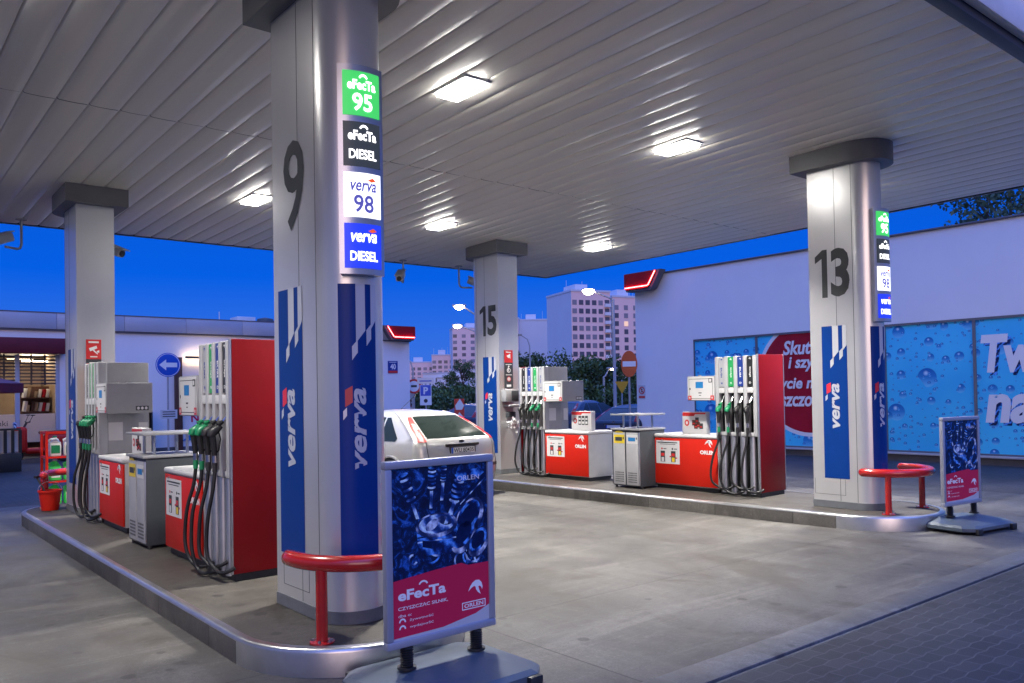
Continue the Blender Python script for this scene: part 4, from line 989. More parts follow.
def ring_pts(z, off=0.0):
    yr, yf, wd, rr, bow = carpt(z, 0, 0, off); rr = min(rr, wd*.9); rf = min(.45, wd*.8, (yf-yr)*.3); P = []
    nr, nc, ns = 8, 8, 14
    def rear_y(x): return yr+bow*(x/wd)**2
    for i in range(nr+1):
        x = (wd-rr)*(-1+2*i/nr); P.append((x, rear_y(x)))
    yc = rear_y(wd-rr)
    for i in range(1, nc+1):
        a = math.pi/2*i/nc; P.append((wd-rr+rr*math.sin(a), yc+rr*(1-math.cos(a))))
    ya, yb = yc+rr, yf-rf
    for i in range(1, ns+1): P.append((wd-.02*abs(2*i/ns-1)**3 if i < ns else wd-.02, ya+(yb-ya)*i/ns))
    for i in range(1, nc+1):
        a = math.pi/2*i/nc; P.append((wd-.02-rf+rf*math.cos(a), yb+rf*math.sin(a)))
    for i in range(1, nr): x = (wd-.02-rf)*(1-2*i/nr); P.append((x, yf+.03*(1-(x/wd)**2)))
    left = []
    for i in range(nc, -1, -1):
        a = math.pi/2*i/nc; left.append((-(wd-.02-rf+rf*math.cos(a)), yb+rf*math.sin(a)))
    P += left
    for i in range(ns-1, -1, -1): P.append((-(wd-.02*abs(2*i/ns-1)**3 if i > 0 else wd-.02), ya+(yb-ya)*i/ns))
    for i in range(nc-1, 0, -1):
        a = math.pi/2*i/nc; P.append((-(wd-rr+rr*math.sin(a)), yc+rr*(1-math.cos(a))))
    return P
def surf(z, key, off=.004):
    """('r',x fraction) rear face, ('c',side,angle 0..90) rear corner, ('s',side,y) flank"""
    yr, yf, wd, rr, bow = lerp(CAR, z); rr = min(rr, wd*.9)
    if key[0] == 'r': x = key[1]*(wd-rr); return (x, yr+bow*(x/wd)**2-off, z)
    yc = yr+bow*((wd-rr)/wd)**2
    if key[0] == 'c':
        a = R(key[2]); r2 = rr+off; return (key[1]*(wd-rr+r2*math.sin(a)), yc+rr-r2*math.cos(a), z)
    return (key[1]*(wd+off), key[2], z)
def car(loc, rot, paint, label, plate=None, detail=True, kindname='parked_car'):
    t = thing(kindname, label, 'car', loc, None, rot)
    zs = [.19, .22, .26, .34, .42, .52, .60, .63, .66, .72, .78, .88, .95, .985, 1.04, 1.10, 1.16, 1.22, 1.28, 1.33, 1.36, 1.375, 1.395, 1.41, 1.423, 1.435, 1.447, 1.458, 1.464]
    g = G(); v = []; n = 0
    for z in zs:
        P = ring_pts(z); n = len(P); v += [(x, y, z) for x, y in P]
    f = [(j*n+i, j*n+(i+1) % n, (j+1)*n+(i+1) % n, (j+1)*n+i) for j in range(len(zs)-1) for i in range(n)]+[tuple(range(n)), tuple((len(zs)-1)*n+i for i in range(n))]
    g.add(v, f); body = g.build('body', M[paint], t, local=True, smooth=40)
    def patch(name, zz, cols, m, off=.004, parent=None):
        g = G(); v = []
        for z in zz: v += [surf(z, c, off) for c in cols(z)]
        k = len(cols(zz[0])); g.add(v, [(j*k+i, j*k+i+1, (j+1)*k+i+1, (j+1)*k+i) for j in range(len(zz)-1) for i in range(k-1)])
        return g.build(name, m, parent or t, local=True, smooth=60)
    span = lambda a, b, k: [a+(b-a)*i/k for i in range(k+1)]
    patch('rear_window', span(1.005, 1.345, 8), lambda z: [('r', q) for q in span(-1, 1, 10)], M['glass'])
    patch('rear_spoiler', span(1.355, 1.412, 3), lambda z: [('r', q) for q in span(-1.0, 1.0, 10)], M[paint], .022)
    for sd in (-1, 1):
        patch('tail_light', span(.955, 1.345, 8), lambda z: [('c', sd, a) for a in span(9, 50 if z < 1.2 else 50-(z-1.2)*120, 6)], M['lampred'], .008)
        patch('lamp_lens', span(1.15, 1.24, 4), lambda z: [('c', sd, a) for a in span(14, 34, 4)], M['lampclear'], .012)
        def y0(z): return .62+(z-.94)*1.1+.38*max(0, (1.02-z)/.08)**2*.4
        def y1(z): return 3.02-(z-.94)*2.05
        patch('quarter_window', span(.955, 1.34, 8), lambda z: [('s', sd, y) for y in span(.66+(z-.95)*1.15 if z > 1.0 else .66+(1.0-z)*2.2, 1.16+(z-.95)*.12, 4)], M['glass'])
        patch('rear_side_window', span(.945, 1.345, 8), lambda z: [('s', sd, y) for y in span(1.20+(z-.95)*.12, 1.80, 4)], M['glass'])
        patch('front_side_window', span(.945, 1.345, 8), lambda z: [('s', sd, y) for y in span(1.87, y1(z), 5)], M['glass'])
        for yy in (1.05, 1.83, 2.95):
            g = G(); v = []
            for z in span(.30, .93, 8): v += [surf(z, ('s', sd, yy-.004), .002), surf(z, ('s', sd, yy+.004), .002)]
            g.add(v, [(2*i, 2*i+1, 2*i+3, 2*i+2) for i in range(8)]); g.build('door_gap', M['black'], t, local=True, smooth=0)
        for yy in (1.14, 2.05):
            g = G(); g.box(sd*.90, sd*.935, yy, yy+.19, .80, .835, 0, .012); g.build('door_handle', M['black'], t, local=True)
        g = G(); g.box(sd*.88, sd*1.06, 2.72, 2.86, .93, 1.07, 0, .04); g.build('wing_mirror', M[paint], t, local=True)
        for yy in (.84, 3.45):
            Rz = Matrix.Rotation(R(90), 4, 'Y')
            g = G(); mx = Matrix.Translation((sd*.905, yy, .32)) @ Rz
            pts = [(sd*.918, yy+.385*math.cos(a), .33+.385*math.sin(a)) for a in [R(-15+210*i/20) for i in range(21)]]
            g.tube(pts, .022, 8); g.build('arch_lip', M[paint], t, local=True)
            g = G(); g.add([(sd*.912, yy+.38*math.cos(R(a)), .33+.38*math.sin(R(a))) for a in range(-25, 206, 10)]+[(sd*.912, yy, .2)], [tuple(range(25))]); g.build('wheel_well', M['black'], t, local=True, smooth=0)
            wg = G(); wg.lathe([(.19, -.10), (.30, -.10), (.325, -.07), (.325, .07), (.30, .095), (.21, .10), (.19, .07)], (sd*.84, yy, .325), 28, 0, Rz); wo = wg.build('wheel', M['tyre'], t, local=True)
            wg = G(); wg.lathe([(.205, -.085), (.205, .085), (.06, .10), (.03, .11)], (sd*.842, yy, .325), 20, 0, Rz)
            for k in range(5):
                a = k*1.2566; wg.tube([(sd*.95, yy, .325), (sd*.945, yy+.19*math.cos(a), .325+.19*math.sin(a))], .022, 6)
            wg.build('rim', M['alu'], wo, local=True)
    # tailgate seam, grip, plate, bumper strip
    g = G(); v = []
    for z in span(.62, .97, 8): v += [surf(z, ('c', -1, 14), .002), surf(z, ('c', -1, 11), .002)]
    g.add(v, [(2*i, 2*i+1, 2*i+3, 2*i+2) for i in range(8)]); 
    v = []
    for z in span(.62, .97, 8): v += [surf(z, ('c', 1, 11), .002), surf(z, ('c', 1, 14), .002)]
    g.add(v, [(2*i, 2*i+1, 2*i+3, 2*i+2) for i in range(8)]); g.build('tailgate_seam', M['black'], t, local=True, smooth=0)
    g = G(); g.box(-.36, .36, .055, .13, .862, .905, 0, .012); g.build('tailgate_grip', M['black'], t, local=True)
    g = G(); g.box(-.33, .33, .088, .12, .70, .862); g.build('plate_recess', M['greypaint'], t, local=True)
    g = G(); g.box(-.29, .29, .072, .090, .735, .852, 0, .004); p = g.build('number_plate', M['black'], t, local=True)
    g = G(); g.box(-.26, .26, .068, .073, .745, .842); fn = lambda u, v: (-.26+u, .0665, .745+v)
    g.rect(0, .04, 0, .097, fn, 1)
    if plate: g.text(plate, .055, .014, .445, .070, lambda u, v: (-.26+u, .0660, .745+v), 2, bold=.01)
    g.build('plate_face', [M['paper'], M['signblue'], M['inkblack']], p, local=True, smooth=0)
    g = G(); fn = lambda u, v: (u, .100, .935+v); g.ellipse(0, 0, .065, .026, lambda u, v: (u, .098+abs(u)*.05, .937+v), 0); g.ellipse(0, 0, .055, .019, lambda u, v: (u, .096+abs(u)*.05, .937+v), 1)
    g.build('badge', [M['chrome'], M['inkblack']], t, local=True, smooth=0)
    patch('bumper_strip', span(.50, .55, 2), lambda z: [('c', -1, a) for a in (60, 40, 20, 5)]+[('r', q) for q in span(-1, 1, 8)]+[('c', 1, a) for a in (5, 20, 40, 60)], M['black'], .008)
    g = G(); g.tube([(-.1, 1.55, 1.47), (-.1, 1.10, 1.74)], .005, 6); g.build('aerial', M['black'], t, local=True)
    return t
car((8.02, 11.0, 0), R(7), 'carsilver', 'silver hatchback with red tail lamps standing at the far pump', 'WU 80435', kindname='hatchback_car')

# ------------------------------------------------------------------ wash building with the droplet mural
WX = 19.0; WY1, WY0, WZ = 17.13, -14.0, 5.20
ob, ot, oy1, oy0 = .25, 3.17, 14.95, -9.0
t = thing('wash_building', 'long white rendered car wash building with a blue droplet mural', 'building', (22, 2, 0))
g = G()
g.box(WX, WX+.3, oy1, WY1, 0, WZ); g.box(WX, WX+.3, WY0, oy0, 0, WZ); g.box(WX+.001, WX+.3, oy0, oy1, ot, WZ-.001)
g.box(WX+.301, WX+12, WY1-.3, WY1-.001, 0, WZ-.002); g.box(WX+.3, WX+12, WY0, WY0+.3, 0, WZ-.002); g.box(WX+11.7, WX+11.999, WY0+.3, WY1-.3, 0, WZ-.002); g.box(WX+.301, WX+11.69, WY0+.301, WY1-.301, 4.6, 4.8)
g.build('wall', M['wall'], t, smooth=0)
g = G(); g.box(WX-.05, WX+.34, WY0, WY1+.05, WZ+.002, WZ+.045, 0, .006); g.box(WX+.345, WX+12, WY1-.34, WY1+.05, WZ+.002, WZ+.07); g.build('coping', M['coping'], t)
g = G(); g.box(WX+.002, WX+.299, oy0, oy1, .0, .155); g.build('base_wall', M['base'], t)
g = G(); g.box(WX-.07, WX+.10, oy0, oy1+.06, .157, .205, 0, .006); g.build('window_sill', M['lightgrey'], t)
mull = [14.95, 12.87, 11.1, 9.39, 7.42, 5.5, 3.6, 1.7, -.3, -2.3, -4.4, -6.6, -9.0]
for a, b in zip(mull, mull[1:]):
    g = G(); g.box(WX+.042, WX+.06, b, a, .205, ot); g.build('mural_panel', M['mural'], t, smooth=0)
g = G()
for y in mull: g.box(WX+.012, WX+.041, y-.03, y+.03, .206, ot-.051)
g.box(WX+.010, WX+.043, oy0, oy1, ot-.05, ot); g.box(WX+.010, WX+.043, oy0, oy1, .206, .246); g.build('mural_frame', M['frame'], t, smooth=0)
fnm = lambda k: (lambda u, v: (WX+.0405-.0012*k, -u, v))        # u = -Y
g = G(); g.ellipse(-11.36, 1.99, 1.50, 1.50, fnm(0), 1, 60); g.ellipse(-11.36, 1.99, 1.40, 1.40, fnm(1), 0, 60)
L2 = fnm(3); Ls = fnm(2)
for st, y, z, h in (('Skut', 12.08, 2.58, .37), ('i szy', 11.94, 2.14, .39), ('ycie n', 12.22, 1.62, .37), ('szczo', 12.18, 1.25, .27)):
    v, f, asp = text2d(st, .2, .03); w_ = {'Skut': .80, 'i szy': .74, 'ycie n': .98, 'szczo': .90}[st]
    g.text(st, -y+.03, z-.03, w_, h, Ls, 2, shear=.2, bold=.03); g.text(st, -y, z, w_, h, L2, 1, shear=.2, bold=.03)
g.build('mural_roundel', [M['muralred'], M['inkwhite'], M['redpanel']], t, smooth=0)
g = G()
for st, y, z, h, w_ in (('Tw', 7.30, 1.97, .82, 1.12), ('na', 7.24, .90, .62, .95)):
    g.text(st, -y+.06, z-.06, w_, h, fnm(0.6), 1, shear=.16, bold=.04); g.text(st, -y, z, w_, h, fnm(1.6), 0, shear=.16, bold=.04)
g.build('mural_lettering', [M['inkwhite'], M['pblue2']], t, smooth=0)
# small prohibition notice on the wall
g = G(); g.box(WX-.006, WX-.001, 16.78, 17.06, 1.48, 1.90, 0); fn = faceX(WX-.006, 17.06, 1.48, .002); f2 = faceX(WX-.006, 17.06, 1.48, .004)
g.ring(.14, .26, .085, .115, fn, 1); g.flat([(.06, .33), (.08, .345), (.22, .19), (.20, .175)], f2, 1); g.rect(.02, .26, .03, .09, fn, 1); g.rect(.12, .16, .2, .32, fn, 2)
g.build('wall_notice', [M['decalsilver'], M['signred'], M['inkblack']], t, smooth=0)

def emblem(fn, label, loc, w_, flip):
    """wedge-shaped red fascia light; fn(u,v,d) maps across, up, out"""
    t = thing('fascia_emblem', label, 'lit emblem', loc, 'red lit emblems on the building corners')
    def U(u): return w_-u if flip else u
    P = [(.0, .10), (.06, 0), (.70*w_, .0), (.76*w_, .05), (w_, .56), (0, .56)]
    g = G(); g.prism(P, .0, .26, 0, lambda x, y, z: fn(U(x), y, z)); g.build('casing', M['coping'], t, smooth=0)
    Q = [(.0, .14), (.06, .06), (.66*w_, .06), (.70*w_, .10), (.91*w_, .54), (0, .54)]
    g = G(); g.prism(Q, .262, .30, 0, lambda x, y, z: fn(U(x), y, z)); g.build('face', M['redpanel'], t, smooth=0)
    g = G()
    g.tube([fn(U(.05), .12, .315), fn(U(.34*w_), .12, .315)], .014, 8); g.tube([fn(U(.36*w_), .12, .315), fn(U(.67*w_), .12, .315)], .014, 8); g.tube([fn(U(.69*w_), .13, .315), fn(U(.885*w_), .52, .315)], .014, 8)
    g.build('neon_tube', M['neon'], t)
emblem(lambda u, v, d: (WX-.05-d, WY1+.12-u, 4.74+v), 'red neon wedge emblem on the corner of the mural building', (WX, 16.5, 4.74), 1.40, False)

# ------------------------------------------------------------------ shop
SY = 28.0; SX1 = 17.70; PZ0, PZ1 = 3.90, 4.38
t = thing('shop_building', 'long low shop building with pale walls behind the first island', 'building', (6, 30, 0))
g = G()
g.box(5.25, SX1, SY, SY+.3, 0, PZ1-.01); g.box(-12, -1.0, SY, SY+.3, 0, PZ1-.01); g.box(-1.0, 5.25, SY, SY+.3, 3.15, PZ1-.01); g.box(SX1-.3, SX1-.001, SY+.301, SY+10, 0, PZ1-.01); g.box(-12, SX1-.31, SY+.301, SY+10, 4.0, 4.2)
g.build('wall', M['wall'], t, smooth=0)
g = G(); x = -12
while x < SX1-2.2:
    g.box(x, x+1.90, SY-.09, SY-.002, PZ0, PZ1, 0, .006); x += 1.908
g.box(x, SX1+.06, SY-.09, SY-.002, PZ0, PZ1, 0, .006); g.box(-12, SX1+.07, SY-.10, SY+.32, PZ1+.001, PZ1+.03, 1); g.box(-12, SX1+.06, SY-.06, SY-.002, PZ0-.05, PZ0-.002, 1); g.build('parapet', [M['wallgrey'], M['coping']], t)
g = G(); g.box(5.5, SX1+.01, SY-.02, SY-.001, 0, .16); g.build('base_strip', M['base'], t)
g = G(); g.box(-1.3, 5.35, SY-.45, SY-.002, 3.14, 3.60, 0, .02); g.build('awning', M['awning'], t)
# lit sales room behind the glass
g = G(); g.box(-1.2, 5.5, SY+3.0, SY+3.1, 0, 3.2, 0); g.box(5.26, 5.36, SY+.3, SY+3.0, 0, 3.2, 0); g.box(-1.3, -1.2, SY+.3, SY+3.0, 0, 3.2, 0); g.box(-1.2, 5.26, SY+.3, SY+3, 3.2, 3.3, 1); g.box(-1.2, 5.26, SY+.301, SY+3, -.02, .02, 2)
g.build('sales_room', [M['shopwall'], M['white'], M['base']], t, smooth=0)
for k, (x, y) in enumerate(((4.35, SY+1.0), (3.2, SY+1.0), (4.9, SY+1.9), (2.2, SY+1.6))):
    g = G(); g.box(x-.35, x+.35, y-.08, y+.08, 3.0, 3.03); g.build('shop_light', M['shop'], t, smooth=0)
for x in (-1.0, 1.1, 2.6, 4.08, 5.14):
    g = G(); g.box(x, x+.12, SY+.02, SY+.12, 0, 3.13, 0, .006); g.build('window_frame', M['wallgrey'], t)
for xa, xb in ((1.22, 2.6), (2.72, 4.08), (4.20, 5.14)):
    g = G(); g.box(xa, xb, SY+.06, SY+.07, .52, 1.36); 
    g.build('frosted_band', M['frost'], t, smooth=0)
    g = G()
    for k in range(9): g.box(xa, xb, SY+.0, SY+.05, 2.24+.10*k, 2.285+.10*k, 0, .004)
    for xx in (xa+.28, xb-.30): g.box(xx, xx+.05, SY+.052, SY+.058, 2.22, 3.13)
    g.build('slatted_shutter', M['slat'], t)
g = G(); g.text('zenki', 3.42, 1.02, .47, .16, lambda u, v: (u, SY+.058, v)); g.build('window_lettering', M['ink'], t, smooth=0)
rg = random.Random(2)
pal = [M[k] for k in ('paper', 'shopwall', 'wood', 'shopwall', 'white', 'muralred', 'paper')]
for x0 in (4.35,):
    s_ = thing('shop_shelf', 'wooden shop shelf of goods seen through the lit window', 'shelf', (4.95, SY+1.4, 0))
    g = G(); g.box(4.45, 5.24, SY+1.60, SY+1.66, 0, 2.2)
    for z in (.5, .95, 1.40, 1.83): g.box(4.45, 5.24, SY+1.2, SY+1.6, z-.015, z+.015)
    g.build('shelf_frame', M['wood'], s_)
    for z in (1.415, 1.845):
        for k in range(7):
            hh = rg.uniform(.2, .34); xx = 4.50+.105*k
            g = G(); mx = Matrix.Translation((xx, SY+1.35, z)) @ Matrix.Rotation(R(rg.uniform(-14, 14)), 4, 'Z') @ Matrix.Rotation(R(10), 4, 'Y')
            g.box(-.04, .04, -.08, .08, .008, hh, 0, .004, mx); tag(g.build('magazine', pal[k % len(pal)]), 'printed goods packed on the lit shop shelf', 'goods', 'goods on the shop shelf')
# corner wall sign and emblem
g = G(); g.box(16.70, 17.14, SY-.02, SY-.002, 2.60, 3.08, 0); fn = faceY(16.70, SY, 2.60, .022); f2 = faceY(16.70, SY, 2.60, .025)
g.rect(.01, .43, .01, .10, fn, 1); g.text('40', .10, .15, .25, .22, f2, 2, bold=.03); g.rect(.06, .38, .42, .44, fn, 2); g.build('house_number', [M['gradeblue'], M['signred'], M['inkwhite']], t, smooth=0)
emblem(lambda u, v, d: (16.32+u, SY-.1-d, 3.88+v), 'red neon wedge emblem on the corner of the pale shop', (17, SY-.2, 3.88), 1.42, True)
# wall light and framed poster
t = thing('wall_poster', 'brown framed wall poster under a warm lamp on the shop wall', 'poster', (9.8, SY, .1))
g = G(); g.box(8.60, 8.82, SY-.16, SY-.003, .05, 3.10, 0, .01); g.box(10.9, 11.1, SY-.16, SY-.003, .05, 3.10, 0, .01); g.build('poster_frame', M['wood'], t)
g = G(); g.box(8.83, 10.89, SY-.03, SY-.004, .35, 2.82); fn = faceY(8.83, SY, .35, .032); f2 = faceY(8.83, SY, .35, .035)
g.text('Now', .30, .60, .75, .28, fn, 1, bold=.03); g.flat([(0, 0), (2.06, 0), (2.06, .2), (1.4, .45), (.7, .50), (.35, .25)], fn, 2); g.flat([(0, 2.1), (2.06, 2.2), (2.06, 2.0), (0, 1.95)], fn, 3)
g.build('poster_sheet', [M['paper'], M['magenta'], M['stickblue'], M['wood']], t, smooth=0)
g = G(); g.box(8.90, 10.85, SY-.30, SY-.20, 3.06, 3.14, 0, .01); g.box(9.2, 9.24, SY-.2, SY-.003, 3.08, 3.11); g.box(10.5, 10.54, SY-.2, SY-.003, 3.08, 3.11); l0 = g.build('poster_lamp', M['darkgrey'], t)
g = G(); g.box(8.95, 10.80, SY-.195, SY-.16, 3.07, 3.12); g.build('lamp_tube', M['warm'], l0, smooth=0)
# roof units
t = thing('roof_unit', 'pale air handling unit on the shop roof', 'roof unit', (12.1, 31, 4.2)); g = G(); g.box(11.75, 12.45, 30.6, 31.4, 4.2, 4.82, 0, .02); g.box(11.5, 11.75, 30.7, 31.2, 4.2, 4.62); g.tube([(11.2, 31, 4.2), (11.2, 31, 5.0)], .02, 6)
g.build('unit_case', M['lightgrey'], t)
t = thing('roof_fan', 'dark rooftop fan with round red cowl on the shop', 'roof fan', (12.95, 31, 4.2)); g = G(); g.lathe([(.25, 0), (.25, .42), (.34, .46), (.30, .60), (.05, .66)], (13.0, 31, 4.2), 16); g.build('cowl', M['darkgrey'], t)
g = G(); g.lathe([(.12, 0), (.12, .5), (.16, .52), (.10, .60)], (13.5, 31, 4.2), 12); g.build('vent_pipe', M['redpanel'], t)

# round arrow sign
t = thing('arrow_sign', 'round blue road sign with white arrow by the shop wall', 'road sign', (7.97, 26.5, 0))
g = G(); g.tube([(7.97, 26.55, 0), (7.97, 26.55, 3.15)], .03, 10); g.build('pole', M['greypaint'], t)
def lathe_y(g, c, prof, mi=0, n=36): g.lathe(prof, c, n, mi, Matrix.Rotation(R(90), 4, 'X'))
g = G(); lathe_y(g, (7.97, 26.52, 2.79), [(.36, 0), (.375, .008), (.375, .018), (.35, .022)]); fn = faceY(7.97, 26.50, 2.79, .003)
g.ring(0, 0, .335, .352, fn, 1); f2 = fn; g.flat([(-.27, 0), (-.06, .17), (-.06, .07), (.27, .07), (.27, -.07), (-.06, -.07), (-.06, -.17)], fn, 1); g.build('sign_face', [M['signblue'], M['inkwhite']], t, smooth=30)
g = G(); g.box(7.73, 8.23, 26.50, 26.52, 1.12, 1.40); fn = faceY(7.73, 26.50, 1.12, .002)
for k in range(3): g.rect(.06, .44, .06+.07*k, .09+.07*k, fn, 1)
g.build('text_plate', [M['decalsilver'], M['ink']], t, smooth=0)
# dark cage with green bottles beside the wall
t = thing('gas_cage', 'dark green cage with gas bottles against the shop wall', 'cage', (7.2, 27.3, 0)); g = G()
g.box(6.75, 7.62, 27.7, 27.74, 0, 1.35); 
for x in (6.75, 7.62): g.box(x-.02, x+.02, 27.0, 27.7, 0, 1.35)
for z in (.02, .65, 1.33): g.box(6.75, 7.62, 27.0, 27.7, z-.015, z+.015)
g.build('cage_frame', M['gradeblack'], t)
for k in range(2):
    for z in (.04, .68): 
        g = G(); x = 6.98+.38*k; g.lathe([(.13, 0), (.15, .03), (.15, .38), (.08, .45), (.03, .47), (.03, .54)], (x, 27.3, z), 16); tag(g.build('gas_bottle', M['green']), 'green gas bottle inside the dark cage by the wall', 'gas bottle', 'green gas bottles in the cage')
# parasol, planter, scooter
t = thing('parasol', 'maroon parasol of the shop terrace beside the planter', 'parasol', (1.9, 23.4, 0))
g = G(); n = 8; apex = (1.9, 23.4, 2.62); v = [apex]
for i in range(n): a = 2*math.pi*(i+.5)/n; v.append((1.9+1.72*math.cos(a), 23.4+1.72*math.sin(a), 2.16))
v += [(p[0], p[1], p[2]-.22) for p in v[1:]]
g.add(v, [(0, 1+i, 1+(i+1) % n) for i in range(n)]+[(1+i, 1+(i+1) % n, 9+(i+1) % n, 9+i) for i in range(n)]); g.build('parasol_cloth', M['awning'], t, smooth=0)
g = G(); g.tube([(1.9, 23.4, 0), (1.9, 23.4, 2.6)], .025, 8); g.lathe([(.28, 0), (.28, .06), (.05, .1)], (1.9, 23.4, 0), 16); g.build('parasol_pole', M['wood'], t)
t = thing('planter_fence', 'dark slatted planter fence with pale gaps before the shop window', 'planter', (2.2, 23.7, 0))
g = G(); g.box(.6, 3.55, 23.5, 23.9, 0, .46, 0, .01); g.build('trough', M['gradeblack'], t)
g = G(); x = .62
while x < 3.52: g.box(x, x+.07, 23.56, 23.60, .46, 1.02); x += .16
g.box(.6, 3.55, 23.55, 23.61, 1.02, 1.07); g.build('slats', M['gradeblack'], t)
g = G(); g.box(.65, 3.5, 23.62, 23.64, .48, 1.0); g.build('back_panel', M['white'], t)
t = thing('motor_scooter', 'red motor scooter parked before the lit shop window', 'scooter', (4.45, 26.6, 0)); cx, cy = 4.45, 26.6
g = G(); g.box(cx-.62, cx-.30, cy-.17, cy+.17, .30, 1.02, 0, .09, seg=3); g.box(cx-.35, cx+.35, cy-.16, cy+.16, .26, .42, 0, .06); g.box(cx+.1, cx+.85, cy-.19, cy+.19, .38, .80, 0, .12, seg=3); g.build('fairing', M['red'], t, smooth=60)
g = G(); g.box(cx+.0, cx+.80, cy-.15, cy+.15, .79, .90, 0, .05); g.build('saddle', M['black'], t)
g = G(); g.tube([(cx-.40, cy, .95), (cx-.30, cy, 1.14)], .03, 8); g.tube([(cx-.28, cy-.36, 1.16), (cx-.30, cy, 1.13), (cx-.28, cy+.36, 1.16)], .02, 8)
for s_ in (-1, 1): g.tube([(cx-.28, cy+s_*.30, 1.16), (cx-.20, cy+s_*.36, 1.34)], .008, 6); g.lathe([(.05, 0), (.06, .02), (.03, .03)], (cx-.2, cy+s_*.36, 1.33), 10)
g.build('handlebar', M['black'], t)
g = G(); g.box(cx-.63, cx-.56, cy-.12, cy+.12, .98, 1.16, 0, .03); g.build('windscreen', M['pblue1'], t)
for wx in (-.62, .62):
    g = G(); g.lathe([(.12, -.06), (.22, -.06), (.25, 0), (.22, .06), (.12, .06)], (cx+wx, cy, .25), 20, 0, Matrix.Rotation(R(90), 4, 'X')); wo = g.build('wheel', M['tyre'], t)
    g = G(); g.lathe([(.13, -.04), (.13, .04), (.04, .06)], (cx+wx, cy, .25), 16, 0, Matrix.Rotation(R(90), 4, 'X')); g.build('rim', M['alu'], wo)

# ------------------------------------------------------------------ street beyond
GZ = -.03
def street_lamp(p, h, armdir, arm, label, lit=True, head=.28, curve=False):
    t = thing('street_lamp', label, 'street lamp', p, 'street lamps along the road')
    a = Vector((math.cos(armdir), math.sin(armdir), 0)); P = Vector(p)
    g = G()
    if curve: g.tube([P, P+Vector((0, 0, h-.8)), P+Vector((0, 0, h-.3))+a*.15, P+Vector((0, 0, h))+a*.6, P+Vector((0, 0, h))+a*arm], [.07, .05, .045, .04, .035], 8)
    else: g.tube([P, P+Vector((0, 0, h-.25)), P+Vector((0, 0, h-.2))+a*.1, P+Vector((0, 0, h+.25))+a*arm], [.10, .065, .05, .04], 8)
    g.build('pole', M['greypaint'], t)
    hp = P+Vector((0, 0, h+(.25 if not curve else 0)))+a*(arm+.2)
    g = G(); g.box(-.36, .36, -.15, .15, .02, .11, 0, .03, Matrix.Translation(hp) @ Matrix.Rotation(armdir, 4, 'Z')); ho = g.build('lamp_head', M['greypaint'], t)
    g = G(); mxx = Matrix.Translation(hp) @ Matrix.Rotation(armdir, 4, 'Z') @ Matrix.Diagonal((.62, .5, .42, 1))
    g.lathe([(head*math.cos(q), head*math.sin(q)) for q in [R(-90+15*i) for i in range(8)]], (0, 0, 0), 16, 0, mxx); g.build('lamp_glass', M['street'] if lit else M['lightgrey'], ho)
al = math.atan2(.6345, -.773)        # towards the picture's left along the image plane
street_lamp(far(5.6, 45, GZ), 7.05, al, 1.15, 'lit street lamp in front of the tall tower block', head=.52)
street_lamp(far(-1.75, 43, GZ), 6.1, al, .75, 'lit street lamp just clear of column fifteen, the upper of two', head=.42)
street_lamp(far(-2.2, 55, GZ), 6.1, al, 1.2, 'lit street lamp just clear of column fifteen, the lower of two', head=.42)
street_lamp(far(1.32, 60, GZ), 6.0, al, .7, 'unlit curved street lamp against the blue block', False, .25, True)
street_lamp(far(6.0, 54, GZ), 3.0, al+math.pi, .35, 'small white park lamp in front of the dark trees', True, .16)
street_lamp(far(-6.25, 52, GZ), 4.2, al, .7, 'slim curved lamp post beside the white shop corner', False, .22, True)

def roadsign(p, h, label, cat, kind):
    t = thing('road_sign', label, cat, p, None); P = Vector(p)
    rt = far(1, 0)-far(0, 0); fw = far(0, 1)-far(0, 0)
    fn = lambda k: (lambda u, v: tuple(P+rt*u+Vector((0, 0, h+v))-fw*(.05+.003*k)))
    g = G(); g.tube([P, P+Vector((0, 0, h+.35))], .032, 8); g.build('pole', M['greypaint'], t)
    g = G()
    def plate(pts):
        n = len(pts); v = [fn(0)(*q) for q in pts]+[tuple(Vector(fn(0)(*q))+fw*.02) for q in pts]
        g.add(v, [tuple(range(n)), tuple(range(n, 2*n))]+[(i, (i+1) % n, n+(i+1) % n, n+i) for i in range(n)], 0)
    circ = lambda r: [(r*math.cos(2*math.pi*i/30), r*math.sin(2*math.pi*i/30)) for i in range(30)]
    if kind == 'noentry':
        plate([(.62*x, y) for x, y in circ(.40)]); g.rect(-.20, .20, -.08, .08, fn(1), 1); mats = [mat('orange_red_sign', (.55, .07, .015), .4), M['inkwhite']]
    elif kind == 'yield':
        plate([(-.32, .27), (.32, .27), (0, -.30)]); mats = [mat('amber_sign', (.70, .33, .01), .4)]
    elif kind == 'parking':
        plate([(-.21, -.52), (.21, -.52), (.21, .22), (-.21, .22)]); g.rect(-.19, .19, -.18, .21, fn(1), 1); g.text('P', -.08, -.12, .17, .26, fn(2), 0, bold=.03); g.rect(-.30, .30, .26, .48, fn(1), 2)
        g.ellipse(0, -.36, .07, .07, fn(1), 3); g.rect(-.22, .22, .34, .38, fn(2), 1); mats = [M['inkwhite'], M['signblue'], M['decalsilver'], M['ink']]
    elif kind == 'limit':
        plate(circ(.30)); g.ellipse(0, 0, .22, .22, fn(1), 1); g.rect(-.12, .12, -.04, .05, fn(2), 2); mats = [M['signred'], M['inkwhite'], M['ink']]
    g.build('sign_face', mats, t, smooth=0)
roadsign(far(3.55, 25, GZ), 2.58, 'orange red no entry sign with white bar beside the wall corner', 'road sign', 'noentry')
roadsign(far(5.05, 38, GZ), 1.95, 'small amber triangle sign in front of the dark trees', 'road sign', 'yield')
roadsign(far(-3.15, 30, GZ), 1.90, 'blue parking sign with white P behind the silver hatchback', 'road sign', 'parking')
